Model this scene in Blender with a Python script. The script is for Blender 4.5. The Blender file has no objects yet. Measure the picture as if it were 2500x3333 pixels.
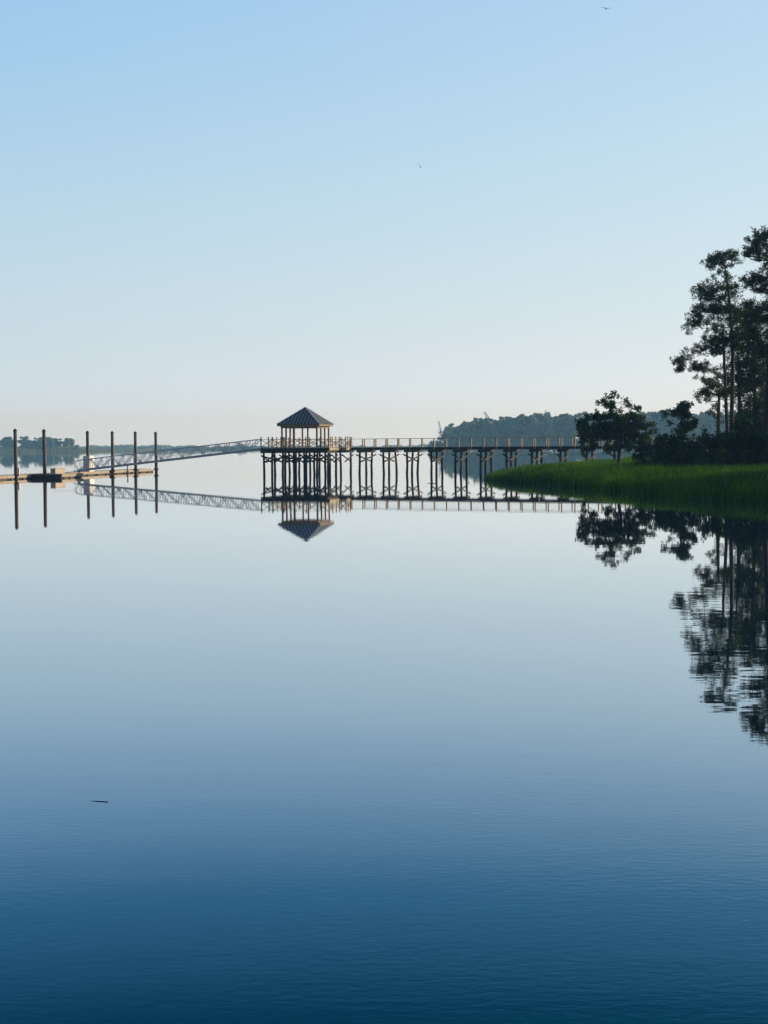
import bpy, math, random
import numpy as np
from mathutils import Vector

# ---------------------------------------------------------------- camera, sky, sun, exposure
S = bpy.context.scene
C = S.collection
F_PX, CX, CY, EYE = 4700.0, 1250.0, 1666.5, 3.4
PITCH = math.atan((CY - 1453.0) / F_PX)
ROLL = 0.0065
fwd = np.array([0, math.cos(PITCH), -math.sin(PITCH)])
up0 = np.array([0, math.sin(PITCH), math.cos(PITCH)])
rt0 = np.array([1.0, 0, 0])
right = math.cos(ROLL) * rt0 - math.sin(ROLL) * up0
upv = math.sin(ROLL) * rt0 + math.cos(ROLL) * up0
cam = bpy.data.cameras.new('camera')
camo = bpy.data.objects.new('camera', cam)
C.objects.link(camo)
cam.sensor_fit = 'VERTICAL'
cam.sensor_height = 36.0
cam.lens = F_PX / 3333.0 * 36.0
cam.clip_start = 0.1
cam.clip_end = 20000
from mathutils import Matrix
m = Matrix(((right[0], upv[0], -fwd[0], 0), (right[1], upv[1], -fwd[1], 0), (right[2], upv[2], -fwd[2], EYE), (0, 0, 0, 1)))
camo.matrix_world = m
S.camera = camo

SKY_GAIN = 7.1
SUN_EL, SUN_PHI = math.radians(15), math.radians(22)      # phi: from +X towards +Y
sd = Vector((math.cos(SUN_EL) * math.cos(SUN_PHI), math.cos(SUN_EL) * math.sin(SUN_PHI), math.sin(SUN_EL)))
sun = bpy.data.lights.new('sun', 'SUN')
sun.energy = 5.0
sun.angle = math.radians(0.5)
sun.color = (1.0, 0.80, 0.55)
suno = bpy.data.objects.new('sun', sun)
suno.rotation_euler = sd.to_track_quat('Z', 'Y').to_euler()
C.objects.link(suno)

W = bpy.data.worlds.new('World')
S.world = W
W.use_nodes = True
nt = W.node_tree
nt.nodes.clear()
sky = nt.nodes.new('ShaderNodeTexSky')
sky.sky_type = 'NISHITA'
sky.sun_disc = False
sky.sun_elevation = SUN_EL
sky.sun_rotation = math.pi / 2 - SUN_PHI
sky.air_density = 1.0
sky.dust_density = 0.6
sky.ozone_density = 1.6
bg = nt.nodes.new('ShaderNodeBackground')
bg.inputs['Strength'].default_value = 0.15
wo = nt.nodes.new('ShaderNodeOutputWorld')
# clear pale morning sky: Nishita sky, whitened low down by the moist air, a little warmer towards the sun
tc = nt.nodes.new('ShaderNodeTexCoord'); sp = nt.nodes.new('ShaderNodeSeparateXYZ')
nt.links.new(tc.outputs['Generated'], sp.inputs[0])
def ramp(stops):
    r = nt.nodes.new('ShaderNodeValToRGB'); r.color_ramp.interpolation = 'B_SPLINE' if False else 'LINEAR'
    el = r.color_ramp.elements
    while len(el) > 1: el.remove(el[-1])
    for i, (p, c) in enumerate(stops):
        e = el[0] if i == 0 else el.new(p)
        e.position = p; e.color = (*c, 1)
    return r
SK = 1.0
away = ramp([(0.0, (.62, .785, 1.02)), (0.035, (.60, .755, .93)), (0.07, (.57, .70, .845)), (0.10, (.535, .695, .825)), (0.17, (.450, .655, .825)), (0.25, (.350, .595, .845)), (0.33, (.29, .54, .85)), (0.55, (.10, .22, .50)), (1.0, (.04, .10, .26))])
sunw = ramp([(0.0, (.81, .96, 1.18)), (0.035, (.765, .88, 1.0)), (0.07, (.71, .81, .89)), (0.10, (.655, .78, .86)), (0.17, (.58, .745, .855)), (0.25, (.50, .695, .855)), (0.33, (.46, .64, .88)), (0.55, (.18, .32, .56)), (1.0, (.05, .11, .26))])
zz = nt.nodes.new('ShaderNodeMath'); zz.operation = 'ABSOLUTE'; nt.links.new(sp.outputs['Z'], zz.inputs[0])
for r_ in (away, sunw): nt.links.new(zz.outputs[0], r_.inputs[0])
az = nt.nodes.new('ShaderNodeMapRange'); az.inputs['From Min'].default_value = -0.30; az.inputs['From Max'].default_value = 0.32
nt.links.new(sp.outputs['X'], az.inputs['Value'])
mxs = nt.nodes.new('ShaderNodeMixRGB'); nt.links.new(az.outputs[0], mxs.inputs[0]); nt.links.new(away.outputs[0], mxs.inputs[1]); nt.links.new(sunw.outputs[0], mxs.inputs[2])
gain = nt.nodes.new('ShaderNodeVectorMath'); gain.operation = 'SCALE'; gain.inputs['Scale'].default_value = SKY_GAIN
nt.links.new(mxs.outputs[0], gain.inputs[0])
# sky dimmed behind the viewer to darken the faces turned this way
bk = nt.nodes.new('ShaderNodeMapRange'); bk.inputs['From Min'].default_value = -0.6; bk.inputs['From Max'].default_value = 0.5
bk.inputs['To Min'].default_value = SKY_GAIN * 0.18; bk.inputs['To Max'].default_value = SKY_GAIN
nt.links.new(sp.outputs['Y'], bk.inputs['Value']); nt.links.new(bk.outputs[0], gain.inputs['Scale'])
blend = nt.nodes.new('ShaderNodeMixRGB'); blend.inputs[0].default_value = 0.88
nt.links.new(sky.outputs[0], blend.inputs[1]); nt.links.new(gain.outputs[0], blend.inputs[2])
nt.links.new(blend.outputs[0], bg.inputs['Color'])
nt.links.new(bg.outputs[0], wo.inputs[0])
S.view_settings.view_transform = 'Standard'
S.view_settings.look = 'None'
S.view_settings.exposure = 0.0
S.view_settings.gamma = 1.0
S.render.resolution_x, S.render.resolution_y = 768, 1024

HAZE_DENSITY = 0.00034

# ---------------------------------------------------------------- helpers
rng = np.random.default_rng(7)
random.seed(7)

def at(px, py, Y):
    """world point seen at photo pixel (px, py) when it stands Y metres ahead"""
    d = fwd * F_PX + right * (px - CX) + upv * (CY - py)
    d = d * (Y / d[1])
    return np.array([d[0], d[1], d[2] + EYE])

def on_water(px, py, z=0.0):
    d = fwd * F_PX + right * (px - CX) + upv * (CY - py)
    t = (z - EYE) / d[2]
    return np.array([d[0] * t, d[1] * t, z])

def tag(o, label=None, cat=None, group=None, kind=None):
    if label: o['label'] = label
    if cat: o['category'] = cat
    if group: o['group'] = group
    if kind: o['kind'] = kind
    return o

def empty(name, loc, label, cat, group=None):
    o = bpy.data.objects.new(name, None)
    o.empty_display_size = 0.3
    o.location = [float(v) for v in loc]
    C.objects.link(o)
    return tag(o, label, cat, group)

def copy_tree(o, parent=None):
    c = o.copy()
    C.objects.link(c)
    c.parent = parent
    for ch in [x for x in o.children]:
        copy_tree(ch, c)
    return c

class MB:
    """collects shapes, then links them as ONE mesh object"""
    def __init__(s):
        s.v = []; s.f = []; s.mi = []; s.n = 0
    def add(s, v, f, mi=0):
        v = np.asarray(v, float)
        s.v.append(v)
        for q in f:
            s.f.append([i + s.n for i in q]); s.mi.append(mi)
        s.n += len(v)
    def obox(s, c, ax, hs, mi=0):
        """box: centre, three axes (rows), half sizes"""
        c = np.asarray(c, float); ax = np.asarray(ax, float)
        v = []
        for sx in (-1, 1):
            for sy in (-1, 1):
                for sz in (-1, 1):
                    v.append(c + ax[0] * hs[0] * sx + ax[1] * hs[1] * sy + ax[2] * hs[2] * sz)
        f = [(0, 1, 3, 2), (4, 6, 7, 5), (0, 4, 5, 1), (2, 3, 7, 6), (0, 2, 6, 4), (1, 5, 7, 3)]
        s.add(v, f, mi)
    def box(s, c, size, rz=0.0, mi=0):
        ca, sa = math.cos(rz), math.sin(rz)
        s.obox(c, [(ca, sa, 0), (-sa, ca, 0), (0, 0, 1)], [q / 2 for q in size], mi)
    def bar(s, p0, p1, w, h, mi=0, side=None):
        p0 = np.asarray(p0, float); p1 = np.asarray(p1, float)
        d = p1 - p0; L = np.linalg.norm(d); d = d / L
        if side is None:
            ref = np.array([0, 0, 1.0]) if abs(d[2]) < 0.95 else np.array([1.0, 0, 0])
            a = np.cross(ref, d)
        else:
            a = np.asarray(side, float); a = a - d * a.dot(d)
        a /= np.linalg.norm(a)
        b = np.cross(d, a)
        s.obox((p0 + p1) / 2, [d, a, b], [L / 2, w / 2, h / 2], mi)
    def tube(s, pts, rad, n=8, mi=0, cap=True):
        pts = [np.asarray(p, float) for p in pts]
        k = len(pts)
        if not hasattr(rad, '__len__'): rad = [rad] * k
        v = []
        for i, p in enumerate(pts):
            d = pts[min(i + 1, k - 1)] - pts[max(i - 1, 0)]
            d = d / (np.linalg.norm(d) + 1e-9)
            ref = np.array([1.0, 0, 0]) if abs(d[0]) < 0.9 else np.array([0, 1.0, 0])
            a = np.cross(d, ref); a /= np.linalg.norm(a); b = np.cross(d, a)
            for j in range(n):
                t = 2 * math.pi * j / n
                v.append(p + rad[i] * (a * math.cos(t) + b * math.sin(t)))
        f = []
        for i in range(k - 1):
            for j in range(n):
                j2 = (j + 1) % n
                f.append((i * n + j, i * n + j2, (i + 1) * n + j2, (i + 1) * n + j))
        if cap:
            f.append(tuple(range(n))[::-1]); f.append(tuple((k - 1) * n + j for j in range(n)))
        s.add(v, f, mi)
    def tris(s, V, mi=0):
        """V: (n,3,3) array of loose triangles"""
        V = np.asarray(V); k = len(V)
        s.v.append(V.reshape(-1, 3))
        idx = np.arange(k * 3).reshape(k, 3) + s.n
        s.f.extend(idx.tolist()); s.mi.extend([mi] * k)
        s.n += k * 3
    def build(s, name, mats, parent=None, origin=None, smooth=False):
        if not isinstance(mats, (list, tuple)): mats = [mats]
        V = np.concatenate(s.v) if s.v else np.zeros((0, 3))
        o0 = np.zeros(3) if origin is None else np.asarray(origin, float)
        if parent is not None and origin is None:
            po = parent; o0 = np.zeros(3)
            while po is not None:
                o0 = o0 + np.array(po.location); po = po.parent
        me = bpy.data.meshes.new(name)
        me.from_pydata((V - o0).tolist(), [], s.f)
        for mt in mats: me.materials.append(mt)
        if any(s.mi): me.polygons.foreach_set('material_index', s.mi)
        if smooth: me.polygons.foreach_set('use_smooth', [True] * len(me.polygons))
        me.update()
        o = bpy.data.objects.new(name, me)
        C.objects.link(o)
        if parent is not None: o.parent = parent
        elif origin is not None: o.location = o0.tolist()
        return o

def mat(name, c1, c2=None, scale=3.0, rough=0.7, metal=0.0, stretch=(1, 1, 1), bump=0.0, detail=5, spec=0.5):
    mt = bpy.data.materials.new(name); mt.use_nodes = True
    n = mt.node_tree.nodes; l = mt.node_tree.links
    b = n['Principled BSDF']
    b.inputs['Roughness'].default_value = rough
    b.inputs['Metallic'].default_value = metal
    b.inputs['Specular IOR Level'].default_value = spec
    if c2 is None: c2 = tuple(x * 0.7 for x in c1)
    tc = n.new('ShaderNodeTexCoord'); mp = n.new('ShaderNodeMapping')
    mp.inputs['Scale'].default_value = stretch
    ns = n.new('ShaderNodeTexNoise'); ns.inputs['Scale'].default_value = scale
    ns.inputs['Detail'].default_value = detail; ns.inputs['Roughness'].default_value = 0.65
    cr = n.new('ShaderNodeValToRGB')
    cr.color_ramp.elements[0].position = 0.35; cr.color_ramp.elements[1].position = 0.65
    cr.color_ramp.elements[0].color = (*c2, 1); cr.color_ramp.elements[1].color = (*c1, 1)
    l.new(tc.outputs['Object'], mp.inputs[0]); l.new(mp.outputs[0], ns.inputs['Vector'])
    l.new(ns.outputs['Fac'], cr.inputs[0]); l.new(cr.outputs[0], b.inputs['Base Color'])
    if bump:
        bp = n.new('ShaderNodeBump'); bp.inputs['Strength'].default_value = bump; bp.inputs['Distance'].default_value = 0.03
        l.new(ns.outputs['Fac'], bp.inputs['Height']); l.new(bp.outputs[0], b.inputs['Normal'])
    return mt

def leafmat(name, dark, light, trans=0.3, scale=0.6, perobj=0.0, isl=0.5):
    mt = bpy.data.materials.new(name); mt.use_nodes = True
    n = mt.node_tree.nodes; l = mt.node_tree.links
    n.remove(n['Principled BSDF'])
    out = n['Material Output']
    g = n.new('ShaderNodeNewGeometry'); tc = n.new('ShaderNodeTexCoord')
    ns = n.new('ShaderNodeTexNoise'); ns.inputs['Scale'].default_value = scale; ns.inputs['Detail'].default_value = 3
    l.new(tc.outputs['Object'], ns.inputs['Vector'])
    ad = n.new('ShaderNodeMath'); ad.operation = 'MULTIPLY_ADD'
    l.new(g.outputs['Random Per Island'], ad.inputs[0]); ad.inputs[1].default_value = isl
    sb = n.new('ShaderNodeMath'); sb.operation = 'SUBTRACT'; l.new(ns.outputs['Fac'], sb.inputs[0]); sb.inputs[1].default_value = 0.25
    l.new(sb.outputs[0], ad.inputs[2])
    cr = n.new('ShaderNodeValToRGB'); cr.color_ramp.elements[0].position = 0.15; cr.color_ramp.elements[1].position = 0.85
    cr.color_ramp.elements[0].color = (*dark, 1); cr.color_ramp.elements[1].color = (*light, 1)
    src = ad.outputs[0]
    if perobj:
        oi = n.new('ShaderNodeObjectInfo'); po = n.new('ShaderNodeMath'); po.operation = 'MULTIPLY_ADD'
        l.new(oi.outputs['Random'], po.inputs[0]); po.inputs[1].default_value = perobj; l.new(src, po.inputs[2])
        ps = n.new('ShaderNodeMath'); ps.operation = 'SUBTRACT'; l.new(po.outputs[0], ps.inputs[0]); ps.inputs[1].default_value = perobj * 0.3; src = ps.outputs[0]
    l.new(src, cr.inputs[0])
    d = n.new('ShaderNodeBsdfDiffuse'); t = n.new('ShaderNodeBsdfTranslucent'); mx = n.new('ShaderNodeMixShader')
    mx.inputs[0].default_value = trans
    l.new(cr.outputs[0], d.inputs[0]); l.new(cr.outputs[0], t.inputs[0])
    l.new(d.outputs[0], mx.inputs[1]); l.new(t.outputs[0], mx.inputs[2]); l.new(mx.outputs[0], out.inputs[0])
    return mt

M = dict(
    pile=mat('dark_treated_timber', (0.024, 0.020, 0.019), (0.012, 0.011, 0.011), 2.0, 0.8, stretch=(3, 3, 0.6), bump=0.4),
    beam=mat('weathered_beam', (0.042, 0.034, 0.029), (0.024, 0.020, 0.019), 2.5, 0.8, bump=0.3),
    rail=mat('weathered_rail_timber', (0.47, 0.39, 0.27), (0.34, 0.27, 0.18), 3.0, 0.75, bump=0.2),
    deck=mat('deck_boards', (0.34, 0.27, 0.19), (0.22, 0.18, 0.13), 2.0, 0.8, stretch=(1, 8, 1), bump=0.2),
    gpost=mat('gazebo_post_timber', (0.26, 0.145, 0.08), (0.17, 0.095, 0.055), 3.0, 0.7, stretch=(3, 3, 0.5)),
    fascia=mat('gazebo_fascia_timber', (0.26, 0.205, 0.14), (0.19, 0.15, 0.10), 3.0, 0.7),
    roof=mat('dark_seamed_metal', (0.125, 0.115, 0.105), (0.092, 0.085, 0.078), 0.7, 0.38, metal=0.3),
    seam=mat('seam_metal', (0.62, 0.62, 0.64), (0.54, 0.54, 0.56), 1.0, 0.35, metal=0.3),
    alu=mat('aluminium', (0.60, 0.63, 0.67), (0.48, 0.51, 0.55), 2.0, 0.5, metal=0.0),
    mpile=mat('mooring_pile_sleeve', (0.15, 0.12, 0.10), (0.08, 0.066, 0.055), 2.2, 0.8, stretch=(2, 2, 0.5), bump=0.4),
    black=mat('black_plastic', (0.015, 0.016, 0.018), (0.01, 0.01, 0.012), 2.0, 0.45),
    dock=mat('dock_timber', (0.42, 0.36, 0.29), (0.29, 0.25, 0.20), 1.5, 0.75, stretch=(1, 1, 4), bump=0.2),
    tub=mat('stained_float', (0.11, 0.085, 0.055), (0.045, 0.036, 0.026), 1.6, 0.8, bump=0.3),
    white=mat('white_painted_panel', (0.80, 0.80, 0.78), (0.72, 0.72, 0.70), 1.0, 0.5),
    concrete=mat('pale_concrete', (0.50, 0.44, 0.36), (0.40, 0.35, 0.28), 1.5, 0.85, bump=0.2),
    bark=mat('pine_bark', (0.055, 0.040, 0.032), (0.026, 0.020, 0.017), 2.5, 0.9, stretch=(2, 2, 0.5), bump=0.8),
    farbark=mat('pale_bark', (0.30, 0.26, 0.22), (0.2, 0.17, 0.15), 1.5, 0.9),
    pine=leafmat('pine_needles', (0.010, 0.025, 0.008), (0.085, 0.125, 0.022), 0.25),
    oak=leafmat('oak_leaves', (0.011, 0.027, 0.008), (0.10, 0.14, 0.022), 0.3),
    shrub=leafmat('shrub_leaves', (0.009, 0.024, 0.008), (0.040, 0.080, 0.016), 0.25, 0.4),
    grass=leafmat('marsh_grass', (0.005, 0.026, 0.003), (0.13, 0.30, 0.012), 0.5, 0.12),
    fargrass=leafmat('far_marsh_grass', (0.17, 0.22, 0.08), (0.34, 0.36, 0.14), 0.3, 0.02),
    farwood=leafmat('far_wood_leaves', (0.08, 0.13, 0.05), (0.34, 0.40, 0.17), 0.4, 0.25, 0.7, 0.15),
    hazewood=leafmat('haze_lightened_leaves', (0.16, 0.21, 0.12), (0.36, 0.42, 0.24), 0.25, 0.05),  # far shore leaves: haze put into the colour by lightening it
    mud=mat('marsh_mud', (0.035, 0.032, 0.018), (0.02, 0.02, 0.012), 0.5, 0.9, bump=0.3),
    soil=mat('woodland_soil', (0.08, 0.065, 0.04), (0.05, 0.042, 0.028), 0.5, 0.95, bump=0.3),
    feather=mat('white_feathers', (0.80, 0.82, 0.84), (0.70, 0.72, 0.75), 6.0, 0.8),
    wing=mat('grey_wing_feathers', (0.16, 0.18, 0.20), (0.10, 0.11, 0.13), 6.0, 0.8),
    twig=mat('wet_dead_wood', (0.035, 0.028, 0.02), (0.015, 0.012, 0.01), 20.0, 0.5),
    steel=mat('crane_paint', (0.42, 0.40, 0.38), (0.30, 0.29, 0.28), 0.3, 0.6),
    hull=mat('hull_paint', (0.10, 0.11, 0.14), (0.07, 0.08, 0.10), 0.3, 0.5),
)

# ---------------------------------------------------------------- water
def water():
    mt = bpy.data.materials.new('river_water'); mt.use_nodes = True
    n = mt.node_tree.nodes; l = mt.node_tree.links
    n.remove(n['Principled BSDF'])
    tc = n.new('ShaderNodeTexCoord')
    def noise(scale, st, detail, rough=0.5, dist=0.0):
        mp = n.new('ShaderNodeMapping'); mp.inputs['Scale'].default_value = st
        ns = n.new('ShaderNodeTexNoise'); ns.inputs['Scale'].default_value = scale
        ns.inputs['Detail'].default_value = detail; ns.inputs['Roughness'].default_value = rough
        ns.inputs['Distortion'].default_value = dist
        l.new(tc.outputs['Object'], mp.inputs[0]); l.new(mp.outputs[0], ns.inputs['Vector'])
        return ns.outputs['Fac']
    def math_(op, a, bb, clamp=False):
        k = n.new('ShaderNodeMath'); k.operation = op; k.use_clamp = clamp
        for i, x in enumerate((a, bb)):
            if isinstance(x, (int, float)): k.inputs[i].default_value = x
            else: l.new(x, k.inputs[i])
        return k.outputs[0]
    sep = n.new('ShaderNodeSeparateXYZ'); l.new(tc.outputs['Object'], sep.inputs[0])
    # a light breeze reaches the near shore and dies out over the river
    mr = n.new('ShaderNodeMapRange'); mr.inputs['From Min'].default_value = 7; mr.inputs['From Max'].default_value = 22
    mr.inputs['To Min'].default_value = 1.0; mr.inputs['To Max'].default_value = 0.0; mr.interpolation_type = 'SMOOTHERSTEP'
    l.new(sep.outputs['Y'], mr.inputs['Value'])
    patch = n.new('ShaderNodeMapRange'); patch.inputs['From Min'].default_value = 0.38; patch.inputs['From Max'].default_value = 0.62
    l.new(noise(0.16, (1, 0.6, 1), 2), patch.inputs['Value'])
    pm = math_('MULTIPLY_ADD', patch.outputs[0], 0.85)
    pm.node.inputs[2].default_value = 0.3
    breeze = math_('MULTIPLY', mr.outputs[0], pm)
    fine = noise(15.0, (0.45, 1.0, 1), 2.5, 0.5, 0.3)
    mid = noise(2.2, (0.5, 1.0, 1), 2, 0.5)
    h1 = math_('MULTIPLY', math_('MULTIPLY', fine, breeze), 0.0013)
    # a second breath of wind lies off the right bank
    wx = n.new('ShaderNodeMapRange'); wx.inputs['From Min'].default_value = 2.5; wx.inputs['From Max'].default_value = 6.5; wx.interpolation_type = 'SMOOTHSTEP'
    l.new(sep.outputs['X'], wx.inputs['Value'])
    wy = n.new('ShaderNodeMapRange'); wy.inputs['From Min'].default_value = 40; wy.inputs['From Max'].default_value = 24; wy.interpolation_type = 'SMOOTHSTEP'
    l.new(sep.outputs['Y'], wy.inputs['Value'])
    side_wind = math_('MULTIPLY', math_('MULTIPLY', wx.outputs[0], wy.outputs[0]), 0.9)
    h2 = math_('MULTIPLY', math_('MULTIPLY', mid, math_('ADD', math_('ADD', math_('MULTIPLY', breeze, 0.4), 0.14), side_wind)), 0.0021)
    far = math_('MULTIPLY', noise(0.9, (0.35, 1.0, 1), 2, 0.5), 0.0010)
    hh = math_('ADD', math_('ADD', h1, h2), far)
    bp = n.new('ShaderNodeBump'); bp.inputs['Strength'].default_value = 1.0; bp.inputs['Distance'].default_value = 1.0
    l.new(hh, bp.inputs['Height'])
    # reflectance by angle: strong at grazing angles, falling to a deep blue body colour
    lw = n.new('ShaderNodeLayerWeight'); lw.inputs['Blend'].default_value = 0.5; l.new(bp.outputs[0], lw.inputs['Normal'])
    cr = n.new('ShaderNodeValToRGB'); el = cr.color_ramp.elements
    st = [(1 - c, col) for c, col in ((.0, (1, 1, 1)), (.052, (.93, .94, .93)), (.115, (.74, .76, .78)), (.174, (.575, .61, .645)), (.239, (.305, .39, .465)), (.296, (.075, .195, .272)), (.37, (.004, .070, .103)), (.6, (.002, .028, .046)), (1.0, (.002, .014, .022)))][::-1]
    while len(el) > 1: el.remove(el[-1])
    for i, (p_, c_) in enumerate(st):
        q_ = el[0] if i == 0 else el.new(p_)
        q_.position = p_; q_.color = (*c_, 1)
    l.new(lw.outputs['Facing'], cr.inputs[0])
    gl = n.new('ShaderNodeBsdfGlossy'); gl.inputs['Roughness'].default_value = 0.016
    l.new(cr.outputs[0], gl.inputs['Color']); l.new(bp.outputs[0], gl.inputs['Normal'])
    df = n.new('ShaderNodeBsdfDiffuse'); df.inputs['Color'].default_value = (0.0003, 0.004, 0.009, 1)
    ad = n.new('ShaderNodeAddShader'); l.new(gl.outputs[0], ad.inputs[0]); l.new(df.outputs[0], ad.inputs[1])
    l.new(ad.outputs[0], n['Material Output'].inputs[0])
    mb = MB()
    E = 2550
    mb.add([(-E, -200, 0), (E, -200, 0), (E, E, 0), (-E, E, 0)], [(0, 1, 2, 3)])
    o = mb.build('water', mt)
    tag(o, 'calm blue river mirroring the sky and the pier', kind='structure')
    mb = MB(); mb.add([(-E, -200, -0.8), (E, -200, -0.8), (E, E, -0.8), (-E, E, -0.8)], [(0, 1, 2, 3)])
    tag(mb.build('ground', M['mud']), 'river bed under the water', kind='structure')
water()

# ---------------------------------------------------------------- marsh spit and land at the right
SHORE = np.array([(10.3, 143), (11.2, 138.5), (13.3, 131), (14.6, 124), (16, 115), (17.6, 104), (19.6, 91), (22.5, 84), (28, 77), (38, 71), (120, 64),
                  (120, 215), (60, 206), (36, 196), (26, 186), (19.5, 174), (15.3, 162), (12, 151)], float)
def inside(x, y, P):
    x = np.asarray(x); y = np.asarray(y); r = np.zeros(x.shape, bool)
    k = len(P)
    for i in range(k):
        x1, y1 = P[i]; x2, y2 = P[(i + 1) % k]
        if y1 == y2: continue
        c = ((y1 > y) != (y2 > y)) & (x < (x2 - x1) * (y - y1) / (y2 - y1) + x1)
        r ^= c
    return r
def edge_dist(x, y, P):
    d = np.full(np.shape(x), 1e9)
    k = len(P)
    for i in range(k):
        a = P[i]; b = P[(i + 1) % k]; ab = b - a
        t = np.clip(((x - a[0]) * ab[0] + (y - a[1]) * ab[1]) / (ab @ ab), 0, 1)
        d = np.minimum(d, np.hypot(x - a[0] - t * ab[0], y - a[1] - t * ab[1]))
    return np.where(inside(x, y, P), d, -d)
def ground_z(x, y):
    d = edge_dist(x, y, SHORE)
    z = np.where(d > 0, 0.07 + 0.06 * np.minimum(d, 9), 0.10 * np.maximum(d, -6))
    z = z + 0.9 * np.clip((np.asarray(x) - 27) / 10, 0, 1) * np.clip(d / 8, 0, 1)
    return z
gx = np.arange(2, 120.1, 1.6); gy = np.arange(56, 224.1, 1.6)
GX, GY = np.meshgrid(gx, gy)
GZ = ground_z(GX, GY) + rng.normal(0, 0.008, GX.shape)
nx, ny = len(gx), len(gy)
mb = MB()
mb.add(np.stack([GX.ravel(), GY.ravel(), GZ.ravel()], 1), [(j * nx + i, j * nx + i + 1, (j + 1) * nx + i + 1, (j + 1) * nx + i) for j in range(ny - 1) for i in range(nx - 1)])
tag(mb.build('terrain', M['mud'], smooth=True), 'low marshy spit of land on the right bank', kind='structure')

def blades(n, xs, ys, h0, h1, w0):
    z = ground_z(xs, ys)
    k = len(xs)
    h = rng.uniform(h0, h1, k); a = rng.uniform(0, 2 * math.pi, k); w = rng.uniform(0.6, 1.2, k) * w0
    lean = rng.normal(0, 0.16, (k, 2)) + np.array([-0.05, 0.0])
    b = np.stack([xs, ys, np.maximum(z, -0.05) - 0.03], 1)
    side = np.stack([np.cos(a), np.sin(a), np.zeros(k)], 1) * w[:, None]
    mid = b + np.stack([lean[:, 0] * h * 0.35, lean[:, 1] * h * 0.35, h * 0.58], 1)
    tip = b + np.stack([lean[:, 0] * h * 1.2, lean[:, 1] * h * 1.2, h], 1)
    V = np.concatenate([b - side, b + side, mid + side * 0.75, mid - side * 0.75, tip], 1).reshape(-1, 3)
    return V, k
def grass_obj():
    N = 190000
    xs = rng.uniform(9, 62, N); ys = rng.uniform(66, 192, N)
    d = edge_dist(xs, ys, SHORE)
    # dense rim and denser stand where it is seen
    keep = (d > -0.15 - 0.5 * rng.random(N) ** 3) & ((d < 5) | (rng.random(N) < 0.75))
    keep &= (xs / ys < 0.32)
    keep &= ~((xs > 33) & (d > 14) & (rng.random(N) < 0.7))
    xs = xs[keep]; ys = ys[keep]; d = d[keep]
    # the rim standing in the water
    M_ = 160000
    xr = rng.uniform(9, 40, M_); yr = rng.uniform(66, 170, M_); dr = edge_dist(xr, yr, SHORE)
    kr = (dr > -0.45) & (dr < 1.3) & (xr / yr < 0.31)
    xs = np.concatenate([xs, xr[kr]]); ys = np.concatenate([ys, yr[kr]]); d = np.concatenate([d, dr[kr] + 0.8])
    clump = 0.5 + 0.5 * np.sin(xs * 0.55 + 1.3 * np.sin(ys * 0.23)) * np.sin(ys * 0.31 + 1.7 * np.sin(xs * 0.4))
    hs = (0.55 + 0.55 * np.clip(d / 3.0, 0, 1) + 0.2 * clump)
    V, k = blades(0, xs, ys, 0.8, 1.15, 0.026)
    V = V.reshape(k, 5, 3)
    base = V[:, :2].mean(1, keepdims=True)
    V[:, 2:] = base + (V[:, 2:] - base) * np.stack([hs, hs, hs], 1)[:, None, :]
    mb = MB(); mb.v = [V.reshape(-1, 3)]
    idx = np.arange(k) * 5
    q = np.stack([idx, idx + 1, idx + 2, idx + 3], 1).tolist(); t = np.stack([idx + 3, idx + 2, idx + 4], 1).tolist()
    mb.f = q + t; mb.mi = [0] * len(mb.f); mb.n = k * 5
    o = mb.build('marsh_grass', M['grass'])
    tag(o, 'bright green cordgrass covering the spit at the right', 'grass', kind='stuff')
grass_obj()

# ---------------------------------------------------------------- foliage
def rand_dir(n):
    v = rng.normal(size=(n, 3)); return v / np.linalg.norm(v, axis=1, keepdims=True)

def tufts(centers, r, k, length, width):
    """needle tufts: k triangles radiating from every centre"""
    c = np.repeat(centers, k, 0); n = len(c)
    d = rand_dir(n); d[:, 2] = d[:, 2] * 0.8 + 0.15
    off = rand_dir(n) * (rng.random((n, 1)) ** 0.5) * r
    s = np.cross(d, rand_dir(n)); s /= np.linalg.norm(s, axis=1, keepdims=True) + 1e-6
    L = rng.uniform(0.6, 1.2, (n, 1)) * length
    a = c + off
    return np.stack([a - s * width, a + s * width, a + d * L], 1)

def leaves(centers, r, k, size):
    c = np.repeat(centers, k, 0); n = len(c)
    a = c + rand_dir(n) * (rng.random((n, 1)) ** 0.4) * r
    d = rand_dir(n); s = np.cross(d, rand_dir(n)); s /= np.linalg.norm(s, axis=1, keepdims=True) + 1e-6
    L = rng.uniform(0.6, 1.3, (n, 1)) * size
    return np.stack([a - s * L * 0.45, a + s * L * 0.45, a + d * L], 1)

def pad_points(c, rad, per_m3, lo=6, hi=2000, hollow=0.25, pw=0.45, fq=1.0):
    vol = 4.19 * rad[0] * rad[1] * rad[2]
    n = int(min(hi, max(lo, vol * per_m3)))
    p = rand_dir(n) * (rng.random((n, 1)) ** pw) * np.asarray(rad)
    # uneven: drop clumps by a cheap 3D wave so gaps open
    w = np.sin(p[:, 0] * 2.3 * fq + c[0]) * np.sin(p[:, 1] * 2.1 * fq + c[1]) * np.sin(p[:, 2] * 3.1 * fq + c[2] * 2)
    p = p[w > -hollow]
    return p + np.asarray(c)

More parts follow.
